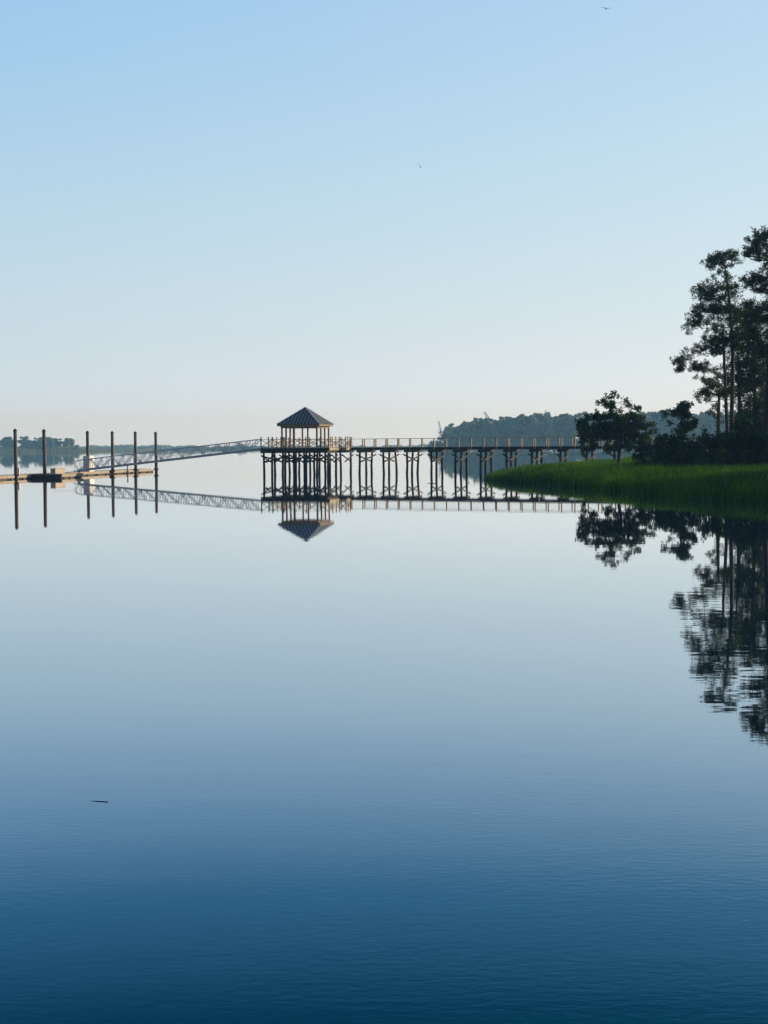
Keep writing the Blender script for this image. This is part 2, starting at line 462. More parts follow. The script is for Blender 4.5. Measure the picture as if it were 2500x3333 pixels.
def limb(mb, p0, p1, r0, r1, sag=0.12):
    p0 = np.asarray(p0, float); p1 = np.asarray(p1, float)
    L = np.linalg.norm(p1 - p0)
    q = (p0 + p1) / 2 + np.array([rng.normal(0, 0.05) * L, rng.normal(0, 0.05) * L, -sag * L])
    q2 = p0 * 0.2 + p1 * 0.8 + np.array([0, 0, -sag * 0.5 * L]) + rng.normal(0, 0.03, 3) * L
    mb.tube([p0, q, q2, p1], [r0, r0 * 0.6 + r1 * 0.4, r0 * 0.25 + r1 * 0.75, r1], 5)

def tree_from(name, label, cat, trunk_pts, trunk_r, pads, leafm, kind='pine', barkm=None, group=None, dens=5.0, tk=22, tl=0.33, tw=0.038, cr=0.27, limb_r=0.05):
    """trunk polyline + foliage pads (centre, radii, density factor) in world metres"""
    base = trunk_pts[0]
    root = empty(name, base, label, cat, group)
    tb = MB()
    tb.tube(trunk_pts, trunk_r, 8)
    T = np.array(trunk_pts)
    dense = []
    for i in range(len(T) - 1):
        for t in np.linspace(0, 1, 8): dense.append(T[i] * (1 - t) + T[i + 1] * t)
    dense = np.array(dense)
    fb = MB()
    pads = sorted(pads, key=lambda q: float(np.hypot(dense[:, 0] - q[0][0], dense[:, 1] - q[0][1]).min()))
    done = []
    for c, rad, df in pads:
        c = np.asarray(c, float)
        hd = np.hypot(dense[:, 0] - c[0], dense[:, 1] - c[1])
        tgt = c[2] - 0.35 * hd
        j = np.argmin(np.abs(dense[:, 2] - tgt) + 0.3 * hd)
        foot = dense[j]; tip = c - np.array([0, 0, rad[2] * 0.3]); dt = np.linalg.norm(foot - tip)
        near = [q for q in done if np.linalg.norm(q - tip) < 0.55 * dt]
        if near:
            foot = min(near, key=lambda q: np.linalg.norm(q - tip)); limb(tb, foot, tip, 0.035, 0.015)
        else:
            limb(tb, foot, tip, limb_r * (0.6 + 0.12 * hd[j]), 0.025)
        done.append(tip)
        for _ in range(max(2, int(rad[0] * 3))):
            e = c + rand_dir(1)[0] * np.array(rad) * 0.85
            limb(tb, c - np.array([0, 0, rad[2] * 0.3]), e, 0.025, 0.008, 0.03)
        if kind == 'pine':
            rad = (rad[0] * 1.18, rad[1] * 1.18, rad[2] * 1.22)
            pts = pad_points(c, rad, dens * df * 0.72, hollow=0.02, pw=0.58, fq=1.25)
            # loose tufts straying past the pad
            k2 = max(3, int(rad[0] * 9 * df)); q = rand_dir(k2) * np.array(rad) * rng.uniform(0.9, 1.25, (k2, 1)); pts = np.concatenate([pts, q + c])
        else:
            pts = pad_points(c, rad, dens * (df if df >= 0.7 else df * df), hollow=0.12, fq=1.3)
        fb.tris(tufts(pts, cr, tk, tl, tw) if kind == 'pine' else leaves(pts, cr, tk, tl))
    tb.build('trunk', barkm or M['bark'], root, smooth=True)
    fb.build('crown', leafm, root)
    return root

def px_pads(lst, ox, oy, sc, Y, dep=0.85, dj=1.2):
    out = []
    for p in lst:
        cx, cy, rx, ry = p[:4]; df = p[4] if len(p) > 4 else 1.0
        yy = Y + rng.uniform(-dj, dj)
        c = at(ox + cx / sc, oy + cy / sc, yy); k = yy / F_PX / sc
        out.append((c, (rx * k, max(0.6, rx * k * dep), ry * k), df))
    return out
def px_line(lst, ox, oy, sc, Y, z0=None):
    o = [at(ox + x / sc, oy + y / sc, Y) for x, y in lst]
    if z0 is not None:
        b = o[0].copy(); b[2] = z0; o = [b] + o
    return o
P7 = (2100, 700, 2.4575)
P6 = (1800, 1220, 3.318)

# tall pines, left to right
YC = 131
tree_from('pine_tree', 'tallest pine wholly in view, crooked top left of the right edge pine', 'pine tree',
    px_line([(690, 1720), (697, 1400), (700, 1120), (690, 900), (676, 700), (655, 520), (640, 430), (615, 360)], *P7, YC, 1.0),
    [0.21, 0.20, 0.185, 0.17, 0.14, 0.11, 0.085, 0.06, 0.03],
    px_pads([(590, 335, 70, 30), (545, 370, 70, 34), (500, 405, 36, 24), (645, 315, 55, 28), (715, 320, 34, 40), (735, 370, 22, 30, .6), (630, 400, 55, 28), (610, 480, 55, 34), (665, 500, 40, 30), (560, 520, 45, 28), (490, 555, 60, 30), (440, 590, 50, 26), (540, 600, 75, 30), (640, 580, 60, 34), (720, 625, 44, 34), (690, 560, 34, 28),
             (450, 640, 55, 26), (520, 660, 90, 28), (620, 660, 55, 30), (590, 745, 95, 38), (500, 760, 80, 36), (430, 725, 60, 20), (430, 800, 75, 38), (380, 870, 62, 36), (345, 915, 34, 20), (470, 850, 62, 34), (640, 790, 110, 44), (720, 740, 65, 38), (770, 800, 60, 50), (700, 850, 90, 40), (560, 860, 60, 26), (790, 700, 40, 26, .7)], *P7, YC),
    M['pine'], dens=26.0)
YB = 127
tree_from('pine_tree', 'slender pine with one long bare limb reaching left over the marsh', 'pine tree',
    px_line([(655, 1700), (645, 1450), (632, 1150), (625, 1000), (620, 880)], *P7, YB, 1.0),
    [0.17, 0.16, 0.145, 0.12, 0.09, 0.04],
    px_pads([(540, 950, 55, 34), (520, 1010, 75, 34), (470, 1065, 80, 34), (400, 1085, 45, 26), (560, 1080, 95, 38), (640, 1000, 80, 50), (625, 910, 75, 34), (335, 1085, 32, 20, .8), (300, 1150, 40, 20, .9), (255, 1160, 34, 18), (340, 1140, 30, 16, .8), (290, 1190, 26, 12, .8), (262, 1236, 26, 9, .8), (300, 1228, 18, 10, .7),
             (700, 960, 90, 50), (780, 960, 80, 60), (740, 1050, 85, 44), (440, 1205, 62, 26), (500, 1220, 70, 30), (560, 1250, 40, 24), (410, 1232, 36, 16)], *P7, YB),
    M['pine'], dens=26.0)
YA = 124
tree_from('pine_tree', 'short pale trunked pine, leftmost of the trunks above the shrubs', 'pine tree',
    px_line([(585, 1720), (588, 1560), (592, 1440), (600, 1370)], *P7, YA, 1.0),
    [0.17, 0.16, 0.145, 0.10, 0.05],
    px_pads([(590, 1350, 62, 34), (545, 1385, 60, 26), (480, 1425, 64, 30), (440, 1440, 34, 18), (470, 1480, 40, 16, .7), (560, 1430, 60, 26), (640, 1390, 50, 34), (640, 1440, 44, 30), (450, 1310, 55, 14, .25), (500, 1330, 40, 10, .25), (545, 1600, 36, 24, .7), (575, 1530, 30, 30, .5), (580, 1640, 26, 34, .4)], *P7, YA),
    M['pine'], dens=26.0, barkm=M['bark'])
YD = 118
tree_from('pine_tree', 'big dark pine cut off by the right edge of the picture', 'pine tree',
    px_line([(965, 1720), (985, 1300), (1000, 900), (1005, 500), (1010, 250)], *P7, YD, 1.0),
    [0.25, 0.24, 0.21, 0.17, 0.12, 0.05],
    px_pads([(935, 150, 60, 30), (980, 150, 60, 40), (890, 210, 62, 36), (950, 230, 80, 44), (860, 280, 56, 32), (815, 315, 36, 28), (920, 320, 80, 36), (960, 400, 50, 36), (1010, 340, 70, 60), (1000, 450, 70, 50), (870, 495, 60, 28), (800, 525, 46, 22), (840, 550, 60, 26), (930, 520, 80, 34), (920, 600, 52, 38), (970, 640, 50, 38), (1030, 560, 70, 60),
             (830, 710, 50, 28), (900, 720, 80, 34), (960, 740, 90, 40), (870, 780, 75, 40), (930, 840, 90, 50), (840, 850, 55, 38), (1020, 850, 90, 80), (880, 930, 90, 50), (980, 980, 90, 60), (840, 1000, 62, 46), (890, 1060, 90, 44), (950, 1110, 90, 50), (1040, 1050, 80, 90), (1080, 250, 70, 60), (1090, 450, 90, 60), (1110, 700, 90, 70)], *P7, YD),
    M['pine'], dens=26.0, limb_r=0.08)
YE = 136
tree_from('pine_tree', 'dense leafy pine filling the gap left of the right edge pine', 'pine tree',
    px_line([(760, 1720), (752, 1400), (745, 1180), (735, 1000)], *P7, YE, 1.0),
    [0.22, 0.21, 0.18, 0.12, 0.05],
    px_pads([(720, 1150, 60, 30), (690, 1230, 70, 50), (760, 1210, 80, 50), (840, 1200, 90, 46), (900, 1230, 80, 50), (660, 1300, 70, 44), (740, 1310, 90, 50), (830, 1310, 90, 50), (920, 1320, 90, 50), (690, 1390, 70, 50), (770, 1400, 70, 44), (870, 1390, 80, 40), (950, 1400, 60, 50), (740, 1480, 50, 60), (900, 1480, 60, 50), (960, 1500, 50, 60), (810, 1540, 40, 50), (880, 1580, 60, 50), (780, 1620, 50, 60), (940, 1620, 50, 60), (860, 1680, 60, 50), (700, 1560, 50, 46), (740, 1660, 60, 60), (850, 1480, 50, 40), (820, 1150, 60, 40), (900, 1150, 70, 50), (960, 1180, 60, 50), (960, 1280, 60, 50), (800, 1260, 70, 46)], *P7, YE),
    M['pine'], dens=22.0)
YF = 138
tree_from('pine_tree', 'rearmost pine of the clump, crown filling the gap beside the right edge pine', 'pine tree',
    px_line([(880, 1720), (876, 1400), (870, 1180), (862, 950), (850, 760)], *P7, YF, 1.0),
    [0.22, 0.21, 0.18, 0.15, 0.10, 0.04],
    px_pads([(845, 740, 50, 28), (800, 790, 60, 34), (880, 820, 60, 40), (790, 880, 70, 40), (860, 900, 60, 44), (800, 990, 80, 44), (900, 980, 60, 46), (760, 1060, 60, 34), (850, 1080, 80, 44), (920, 1080, 50, 44), (960, 1330, 60, 60), (890, 1350, 70, 50), (810, 1370, 60, 50), (960, 1450, 60, 60), (970, 1560, 50, 60), (900, 1530, 50, 50), (960, 1670, 60, 60), (840, 1590, 40, 40), (780, 1530, 40, 40)], *P7, YF),
    M['pine'], dens=24.0)
# more of the same wood, outside the frame to the right: it shades the marsh
def generic_pine(name, label, X, Y, H, seed, group):
    r = np.random.default_rng(seed)
    z0 = float(ground_z(X, Y))
    tr = [np.array([X + r.normal(0, .15) * i, Y + r.normal(0, .15) * i, z0 + H * i / 5]) for i in range(6)]
    pads = []
    for i in range(34):
        t = r.uniform(0.15, 1.0); a = r.uniform(0, 6.28); rr = (1.05 - t) * 4.2 + 0.6
        q = r.uniform(0.2, 1) * rr
        pads.append((np.array([X + q * math.cos(a), Y + q * math.sin(a), z0 + H * t]), (r.uniform(1.2, 2.2), r.uniform(1.2, 2.2), r.uniform(0.6, 1.1)), 1.0))
    return tree_from(name, label, 'pine tree', tr, [0.36, 0.32, 0.27, 0.21, 0.14, 0.05], pads, M['pine'], dens=5, tk=14, tl=0.5, tw=0.12, group=group)
G_OFF = 'pines of the wood beyond the right edge'
gp = generic_pine('pine_tree', 'dark pine in the wood beyond the right edge pine', 43, 113, 22, 3, G_OFF)
for i, (X, Y, sc, rz) in enumerate([(37, 104, .95, 1), (48, 106, 1.05, 3), (52, 96, .9, 4), (40, 92, .8, 5), (60, 106, 1.1, 1.5), (54, 84, .9, 2.5), (70, 94, 1.0, 4.5), (66, 82, .9, 0.2), (46, 84, .8, 4.2), (33.5, 99, .8, 2.0), (31, 88, .75, 3.2), (29.5, 77, .7, 5.1)]):
    c = copy_tree(gp); c.location = (X, Y, float(ground_z(X, Y))); c.rotation_euler = (0, 0, rz); c.scale = (sc, sc, sc)

# spreading oak and small tree
YO = 141
tree_from('oak_tree', 'broad leafy tree with pale sunlit top beside the walkway', 'tree',
    px_line([(710, 930), (715, 840), (735, 740), (735, 600), (700, 450), (660, 300)], *P6, YO, 0.5),
    [0.22, 0.20, 0.17, 0.14, 0.11, 0.07, 0.03],
    px_pads([(600, 235, 60, 34, .45), (660, 215, 50, 28, .35), (520, 270, 50, 30, .4), (480, 310, 40, 18, .3), (570, 320, 60, 40, .7), (650, 330, 66, 56, 1.0), (770, 270, 50, 40, .4), (790, 330, 56, 44, .4), (860, 350, 50, 26, .3), (920, 370, 26, 18, .3), (720, 390, 80, 30, .5), (600, 390, 60, 26, .6), (460, 400, 40, 30, .6),
             (430, 450, 74, 40), (340, 500, 66, 44), (285, 540, 40, 50), (300, 620, 44, 60), (520, 460, 90, 44), (620, 450, 90, 46), (720, 470, 90, 46), (820, 440, 80, 44), (900, 470, 70, 50), (960, 460, 40, 30, .8), (400, 560, 90, 60), (520, 560, 100, 60), (640, 560, 100, 66), (760, 570, 100, 66), (880, 560, 90, 60), (980, 550, 70, 50), (1060, 530, 50, 34, .8), (1100, 580, 50, 34, .7), (1060, 610, 60, 34, .7), (1130, 670, 26, 24, .6),
             (380, 650, 80, 50), (480, 660, 90, 50), (600, 660, 100, 54), (720, 660, 100, 60), (840, 660, 90, 54), (940, 650, 80, 50), (1010, 690, 60, 34, .8), (330, 720, 50, 40), (420, 740, 54, 40), (700, 750, 80, 40), (800, 740, 80, 36), (900, 730, 70, 34), (335, 810, 34, 40, .8), (330, 860, 22, 16, .6), (440, 790, 34, 30, .7), (590, 770, 46, 34, .8), (580, 830, 28, 20, .6), (640, 800, 30, 22, .6), (820, 800, 34, 26, .8), (960, 740, 50, 34, .8)], *P6, YO, 0.9, 0.8),
    M['oak'], 'oak', dens=40, tk=14, tl=0.21, cr=0.28, limb_r=0.05)
tree_from('small_oak_tree', 'small ragged tree rising out of the dark shrubs', 'tree',
    px_line([(1395, 760), (1390, 640), (1380, 540), (1390, 420)], *P6, 134, 1.0),
    [0.20, 0.18, 0.15, 0.10, 0.04],
    px_pads([(1400, 320, 50, 30), (1440, 350, 60, 40), (1483, 310, 22, 30), (1360, 380, 66, 50), (1300, 430, 60, 50), (1400, 440, 80, 54), (1470, 430, 34, 40), (1215, 420, 34, 22), (1200, 450, 24, 26), (1240, 500, 34, 36), (1300, 510, 66, 46), (1400, 530, 80, 50), (1520, 500, 40, 30), (1490, 550, 44, 38), (1540, 545, 20, 20), (1350, 590, 60, 44), (1430, 600, 54, 40), (1380, 650, 54, 40)], *P6, 134, 0.9, 0.4),
    M['oak'], 'oak', dens=44, tk=14, tl=0.21, cr=0.26)

# shrubs under the trees
def shrub(label, pads, Y):
    P = px_pads(pads, *P6, Y - 7, 0.8, 0.6)
    P = [(np.array([c[0], c[1], c[2]]), r, d) for c, r, d in P]
    b = P[0][0].copy(); b[2] = float(ground_z(b[0], b[1]))
    root = empty('shrub', b, label, 'shrub', 'dark shrubs along the back of the marsh grass')
    tb = MB(); fb = MB()
    for c, r, d in P:
        g = b + np.array([rng.normal(0, 0.3), rng.normal(0, 0.3), 0])
        limb(tb, g, c, 0.06, 0.02, -0.05)
        # foliage down to the ground
        rz = max(r[2], 0.6)
        fb.tris(leaves(pad_points(c, (r[0], r[1], rz), 34, hollow=0.45), 0.26, 11, 0.19))
        low = np.array([c[0], c[1], (c[2] + b[2]) / 2])
        fb.tris(leaves(pad_points(low, (r[0] * 1.05, r[1], (c[2] - b[2]) / 2 + 0.2), 24, hollow=0.5), 0.26, 11, 0.2))
    tb.build('stem', M['bark'], root); fb.build('foliage', M['shrub'], root)
shrub('low dark shrub, leftmost, just right of the spreading tree', [(930, 850, 70, 60), (1010, 840, 80, 70), (980, 790, 50, 40, .8)], 138)
shrub('rounded dark shrub left of the small ragged tree', [(1110, 800, 90, 80), (1170, 740, 80, 60), (1200, 700, 60, 34)], 137)
shrub('dark shrub directly under the small ragged tree', [(1270, 760, 90, 80), (1320, 700, 80, 50), (1400, 730, 80, 60)], 133)
shrub('dark shrub between the small ragged tree and the pale trunked pine', [(1460, 760, 90, 80), (1530, 720, 80, 60), (1600, 700, 70, 56), (1640, 640, 30, 20, .6)], 131)
shrub('dark shrub at the foot of the leftmost pine trunk', [(1700, 730, 90, 80), (1760, 690, 80, 60), (1830, 700, 80, 70)], 127)
shrub('dark shrub at the feet of the two slender pine trunks', [(1900, 720, 90, 90), (1970, 700, 80, 70), (2040, 720, 90, 80)], 124)
shrub('dark shrub at the right edge below the big pine', [(2130, 700, 90, 100), (2200, 680, 90, 90), (2290, 720, 90, 90), (2370, 700, 90, 90)], 120)
shrub('tall dark bush behind the right edge shrubs, under the wood', [(2000, 560, 70, 60, .7), (2080, 580, 80, 70, .8), (2200, 540, 80, 80, .7), (2280, 600, 80, 90, .8)], 133)

# ---------------------------------------------------------------- pier platform
DZ = 3.30
th = math.radians(16)
U = np.array([math.cos(th), -math.sin(th), 0]); V = np.array([math.sin(th), math.cos(th), 0]); Z3 = np.array([0, 0, 1.0])
O = np.array([-6.53, 173.5, 0]) - 8.8 * U
RZ = -th
def P(u, v, z): return O + u * U + v * V + z * Z3
plat = empty('pier_platform', P(4.4, 5, 0), 'wide timber pier head on tall dark piles carrying the gazebo', 'pier')
def abox(mb, u0, u1, v0, v1, z0, z1, mi=0):
    mb.obox(P((u0 + u1) / 2, (v0 + v1) / 2, (z0 + z1) / 2), [U, V, Z3], [(u1 - u0) / 2, (v1 - v0) / 2, (z1 - z0) / 2], mi)
mb = MB()
k = 0
v = 0.0
while v < 10.2:                                      # boards
    abox(mb, 0, 8.8 if v < 4.2 else 9.6, v, v + 0.135, DZ - 0.04, DZ); v += 0.145
mb.build('deck', M['deck'], plat)
mb = MB()
for v in (0.0, 1.5, 3.0, 4.4, 6.0, 7.5, 9.0, 10.1):
    abox(mb, 0.03, 8.75 if v < 4.2 else 9.55, v, v + 0.09, DZ - 0.34, DZ - 0.045)
mb.build('joists', M['beam'], plat)
for q in ((-0.06, -0.0, -0.03, 10.2), (8.8, 8.86, -0.03, 4.2), (8.865, 9.6, 4.12, 4.18), (9.6, 9.66, 4.12, 6.0)):
    mb = MB(); abox(mb, *q, DZ - 0.34, DZ - 0.02); mb.build('edge_board', M['rail'], plat)
# bents: rows of piles run across (along v); 7 rows along u, 4 piles each
rows = [0.25, 1.65, 3.05, 4.4, 5.75, 7.15, 8.55]
pvs = [0.45, 3.45, 9.5]
for i, u in enumerate(rows):
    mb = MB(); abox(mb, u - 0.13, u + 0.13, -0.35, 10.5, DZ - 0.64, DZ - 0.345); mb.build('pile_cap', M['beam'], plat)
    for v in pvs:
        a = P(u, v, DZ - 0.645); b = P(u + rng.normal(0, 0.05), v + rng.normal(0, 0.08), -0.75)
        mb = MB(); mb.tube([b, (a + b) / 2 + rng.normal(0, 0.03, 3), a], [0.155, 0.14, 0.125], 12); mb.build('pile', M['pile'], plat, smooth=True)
# X braces: along the front line and across
def brace_mesh(mb, a, b, off):
    mb.bar(a, b, 0.06, 0.2, side=off)
for vi, v in enumerate(pvs[:1]):
    for i in range(0, 6, 2):
        mb = MB()
        ua, ub = rows[i] - 0.3, rows[i + 1] + 0.3 + (0.0)
        ub = rows[i + 2] + 0.3 if i + 2 < 7 else ub
        mb.bar(P(ua, v - 0.17, DZ - 0.95), P(rows[i + 1] + 1.25, v - 0.17, DZ - 1.75), 0.05, 0.16, side=V)
        mb.build('cross_brace', M['beam'], plat); mb = MB()
        mb.bar(P(rows[i + 1] - 1.25, v + 0.17, DZ - 1.75), P(ub, v + 0.17, DZ - 0.95), 0.05, 0.16, side=V)
        mb.build('cross_brace', M['beam'], plat)
for i, u in enumerate(rows):
    mb = MB()
    for v0, v1 in ((0.0, 3.6), (6.4, 10.1)):
        mb.bar(P(u - 0.17, v0, DZ - 0.9), P(u - 0.17, v1, DZ - 1.8), 0.05, 0.16, side=U)
        mb.build('cross_brace', M['beam'], plat); mb = MB()
        mb.bar(P(u + 0.17, v0, DZ - 1.8), P(u + 0.17, v1, DZ - 0.9), 0.05, 0.16, side=U)
        mb.build('cross_brace', M['beam'], plat); mb = MB()
# railing: capped posts, X panels, top and bottom rails
RH = 1.07
def rail_run(parent, p0, p1, n, xpanel=True, skip_first=False, skip_last=False, capped=True):
    p0 = np.asarray(p0, float); p1 = np.asarray(p1, float)
    d = p1 - p0; L = np.linalg.norm(d); d = d / L; nn = np.array([-d[1], d[0], 0])
    for i in range(n + 1):
        if (i == 0 and skip_first) or (i == n and skip_last): continue
        c = p0 + d * L * i / n
        mb = MB()
        ph = RH + (0.16 if capped else 0.0)
        ax = [d, nn, Z3]
        mb.obox(c + Z3 * ((ph - 0.30) / 2), ax, [0.06, 0.06, (ph + 0.30) / 2])
        if capped:
            mb.obox(c + Z3 * (ph + 0.02), ax, [0.08, 0.08, 0.02])
            q = c + Z3 * (ph + 0.04)
            mb.add([q + ax[0] * a * .07 + ax[1] * b * .07 for a, b in ((-1, -1), (1, -1), (1, 1), (-1, 1))] + [q + Z3 * 0.11], [(0, 1, 4), (1, 2, 4), (2, 3, 4), (3, 0, 4)])
        mb.build('railing_post', M['rail'], parent)
    mb = MB()
    mb.bar(p0 + Z3 * (RH - 0.035), p1 + Z3 * (RH - 0.035), 0.135, 0.045)
    mb.build('handrail', M['rail'], parent)
    if xpanel:
        mb = MB(); mb.bar(p0 + Z3 * 0.10, p1 + Z3 * 0.10, 0.05, 0.09); mb.build('bottom_rail', M['rail'], parent)
    if xpanel:
        for i in range(n):
            a = p0 + d * (L * i / n + 0.07); b = p0 + d * (L * (i + 1) / n - 0.07)
            mb = MB()
            mb.bar(a + Z3 * 0.15 - nn * .025, b + Z3 * (RH - 0.07) - nn * .025, 0.04, 0.075)
            mb.bar(a + Z3 * (RH - 0.07) + nn * .025, b + Z3 * 0.15 + nn * .025, 0.04, 0.075)
            mb.build('railing_panel', M['rail'], parent)
    else:
        mb = MB()
        for zz in (0.28, 0.52, 0.76): mb.tube([p0 + Z3 * zz, p1 + Z3 * zz], 0.006, 5)
        mb.build('railing_cable', M['alu'], parent)
e = 0.06
rail_run(plat, P(e, e, DZ), P(8.8 - e, e, DZ), 6)
rail_run(plat, P(e, 2.6, DZ), P(e, 10.1, DZ), 5)
rail_run(plat, P(8.8 - e, e, DZ), P(8.8 - e, 4.2, DZ), 3, skip_first=True)
rail_run(plat, P(8.8 - e, 4.2 + e, DZ), P(9.6 - e, 4.2 + e, DZ), 1, skip_first=True)
rail_run(plat, P(9.6 - e, 4.2 + e, DZ), P(9.6 - e, 6.0, DZ), 2, skip_first=True)
rail_run(plat, P(e, 10.1, DZ), P(8.5, 10.1, DZ), 6, skip_first=True)
mb = MB(); mb.box(P(7.0, 1.1, DZ + 0.23), (1.5, 0.42, 0.05), RZ)
for du in (-.6, .6): mb.box(P(7.0 + du, 1.1, DZ + 0.10), (0.08, 0.36, 0.2), RZ)

# ---------------------------------------------------------------- gazebo
gu0, gu1, gv0, gv1 = 1.85, 6.40, 2.6, 7.15
GE = DZ + 2.62
gz = empty('gazebo', P(4.1, 4.9, DZ), 'square open gazebo with dark seamed metal pyramid roof', 'gazebo')
posts = [(0, 0), (1, 0), (0, 1), (1, 1), (.335, 0), (.74, 0), (.24, 1), (.655, 1), (0, .33), (0, .66), (1, .33), (1, .66)]
for a, b in posts:
    mb = MB(); u = gu0 + a * (gu1 - gu0); v = gv0 + b * (gv1 - gv0)
    abox(mb, u - .085, u + .085, v - .085, v + .085, DZ + 0.002, GE - 0.2)
    mb.build('post', M['gpost'], gz)
mb = MB()
abox(mb, gu0 - .12, gu1 + .12, gv0 - .12, gv0 + .12, GE - .198, GE + .02); abox(mb, gu0 - .12, gu1 + .12, gv1 - .12, gv1 + .12, GE - .198, GE + .02)
abox(mb, gu0 - .12, gu0 + .12, gv0 + .123, gv1 - .123, GE - .198, GE + .02); abox(mb, gu1 - .12, gu1 + .12, gv0 + .123, gv1 - .123, GE - .198, GE + .02)
mb.build('beam', M['fascia'], gz)
oh = 0.45
a0, a1, b0, b1 = gu0 - oh, gu1 + oh, gv0 - oh, gv1 + oh
mb = MB()
fz0, fz1 = GE + 0.03, GE + 0.27
abox(mb, a0, a1, b0, b0 + .04, fz0, fz1); abox(mb, a0, a1, b1 - .04, b1, fz0, fz1)
abox(mb, a0, a0 + .04, b0 + .043, b1 - .043, fz0, fz1); abox(mb, a1 - .04, a1, b0 + .043, b1 - .043, fz0, fz1)
mb.build('fascia', M['fascia'], gz)
mb = MB(); abox(mb, a0 + .05, a1 - .05, b0 + .05, b1 - .05, GE + .04, GE + .07); mb.build('soffit', M['gpost'], gz)
AZ = DZ + 5.02
cu, cv = (a0 + a1) / 2, (b0 + b1) / 2
x0, x1, y0, y1 = a0 - .05, a1 + .05, b0 - .05, b1 + .05
ez = fz1 + 0.01
mb = MB()
mb.add([P(x0, y0, ez), P(x1, y0, ez), P(x1, y1, ez), P(x0, y1, ez), P(cu, cv, AZ), P(x0, y0, ez - .05), P(x1, y0, ez - .05), P(x1, y1, ez - .05), P(x0, y1, ez - .05)],
       [(0, 1, 4), (1, 2, 4), (2, 3, 4), (3, 0, 4), (0, 5, 6, 1), (1, 6, 7, 2), (2, 7, 8, 3), (3, 8, 5, 0), (5, 8, 7, 6)])
rf = mb.build('roof', M['roof'], gz)
mb = MB()
hw = (x1 - x0) / 2; n_s = 13
for side in range(4):
    for i in range(1, n_s):
        s = -hw + 2 * hw * i / n_s
        t = 1 - abs(s) / hw                                # how far up the slope the seam runs
        def SP(al, upf):
            du, dv = {0: (al, -hw * (1 - upf)), 1: (hw * (1 - upf), al), 2: (-al, hw * (1 - upf)), 3: (-hw * (1 - upf), -al)}[side]
            return P(cu + du, cv + dv, ez + (AZ - ez) * upf + 0.02)
        mb.bar(SP(s, 0.0), SP(s, t * 0.985), 0.06, 0.06)
mb.build('roof_seam', M['seam'], rf, origin=None)
mb = MB()
for q in (P(x0, y0, ez), P(x1, y0, ez), P(x1, y1, ez), P(x0, y1, ez)):
    mb.bar(q + Z3 * .03, P(cu, cv, AZ + .03), 0.12, 0.04)
mb.build('ridge_cap', M['seam'], rf)

# ---------------------------------------------------------------- walkway
wt = math.radians(27)
D = np.array([math.cos(wt), -math.sin(wt), 0]); N = np.array([math.sin(wt), math.cos(wt), 0])
W0 = P(9.68, 6.0, 0)
WW = 3.6
LEN = 1.62 * 34
walk = empty('pier_walkway', W0 + D * 20 + N * 1.8, 'long straight timber walkway on dark pile bents leading to the gazebo', 'pier')
def Q(s, t, z): return W0 + s * D + t * N + z * Z3
mb = MB(); s = 0.0
while s < LEN:
    mb.obox(Q(s + .067, WW / 2, DZ - .02), [D, N, Z3], [.067, WW / 2, .02]); s += .145
# wedge joining the two decks
mb.add([W0 + Z3 * (DZ - .004), Q(0, WW, DZ - .004), P(9.6, 10.2, DZ - .004), W0 + Z3 * (DZ - .04), Q(0, WW, DZ - .04), P(9.6, 10.2, DZ - .04)], [(0, 1, 2), (5, 4, 3), (0, 3, 4, 1)])
mb.build('deck', M['deck'], walk)
mb = MB()
for t in (0.02, 1.2, 2.4, 3.58): mb.obox(Q(LEN / 2, t, DZ - .19), [D, N, Z3], [LEN / 2, .045, .145])
mb.build('joists', M['beam'], walk)
rail_run(walk, Q(0, .0, DZ), Q(LEN, 0, DZ), 34, False, capped=False)
rail_run(walk, Q(0, WW, DZ), Q(LEN, WW, DZ), 34, False, capped=False)
bents = [1.15 + 3.24 * k for k in range(16)]
for k, s in enumerate(bents):
    wide = k < 8
    t0, t1 = (-.45, 4.15) if wide else (0.1, 3.5)
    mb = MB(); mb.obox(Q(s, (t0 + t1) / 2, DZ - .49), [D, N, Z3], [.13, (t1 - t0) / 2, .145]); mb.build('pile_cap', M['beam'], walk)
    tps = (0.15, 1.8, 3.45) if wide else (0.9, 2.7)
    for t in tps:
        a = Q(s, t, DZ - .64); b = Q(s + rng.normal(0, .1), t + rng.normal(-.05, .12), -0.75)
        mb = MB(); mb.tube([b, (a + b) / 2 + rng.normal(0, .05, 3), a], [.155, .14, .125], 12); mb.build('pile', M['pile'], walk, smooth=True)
    mb = MB(); bt0, bt1 = (-.5, 3.6) if wide else (0.3, 2.9)
    be0, be1 = (0.0, 4.2) if wide else (0.7, 3.3)
    mb.bar(Q(s - .17, t0 - .05, DZ - .9), Q(s - .17, tps[-1] + .1, DZ - 1.78), .05, .17, side=D)
    mb.build('cross_brace', M['beam'], walk); mb = MB()
    mb.bar(Q(s + .17, tps[0] - .1, DZ - 1.78), Q(s + .17, t1 + .05, DZ - .9), .05, .17, side=D)
    mb.build('cross_brace', M['beam'], walk)
mb = MB()
for k in range(len(bents) - 1):
    pts = [Q(bents[k] + (bents[k + 1] - bents[k]) * t, 0.4, DZ - .66 - .42 * 4 * t * (1 - t) * (0.6 + 0.5 * random.random())) for t in np.linspace(0, 1, 9)]
    mb.tube(pts, 0.012, 5)
mb.build('hanging_cable', M['black'], walk)

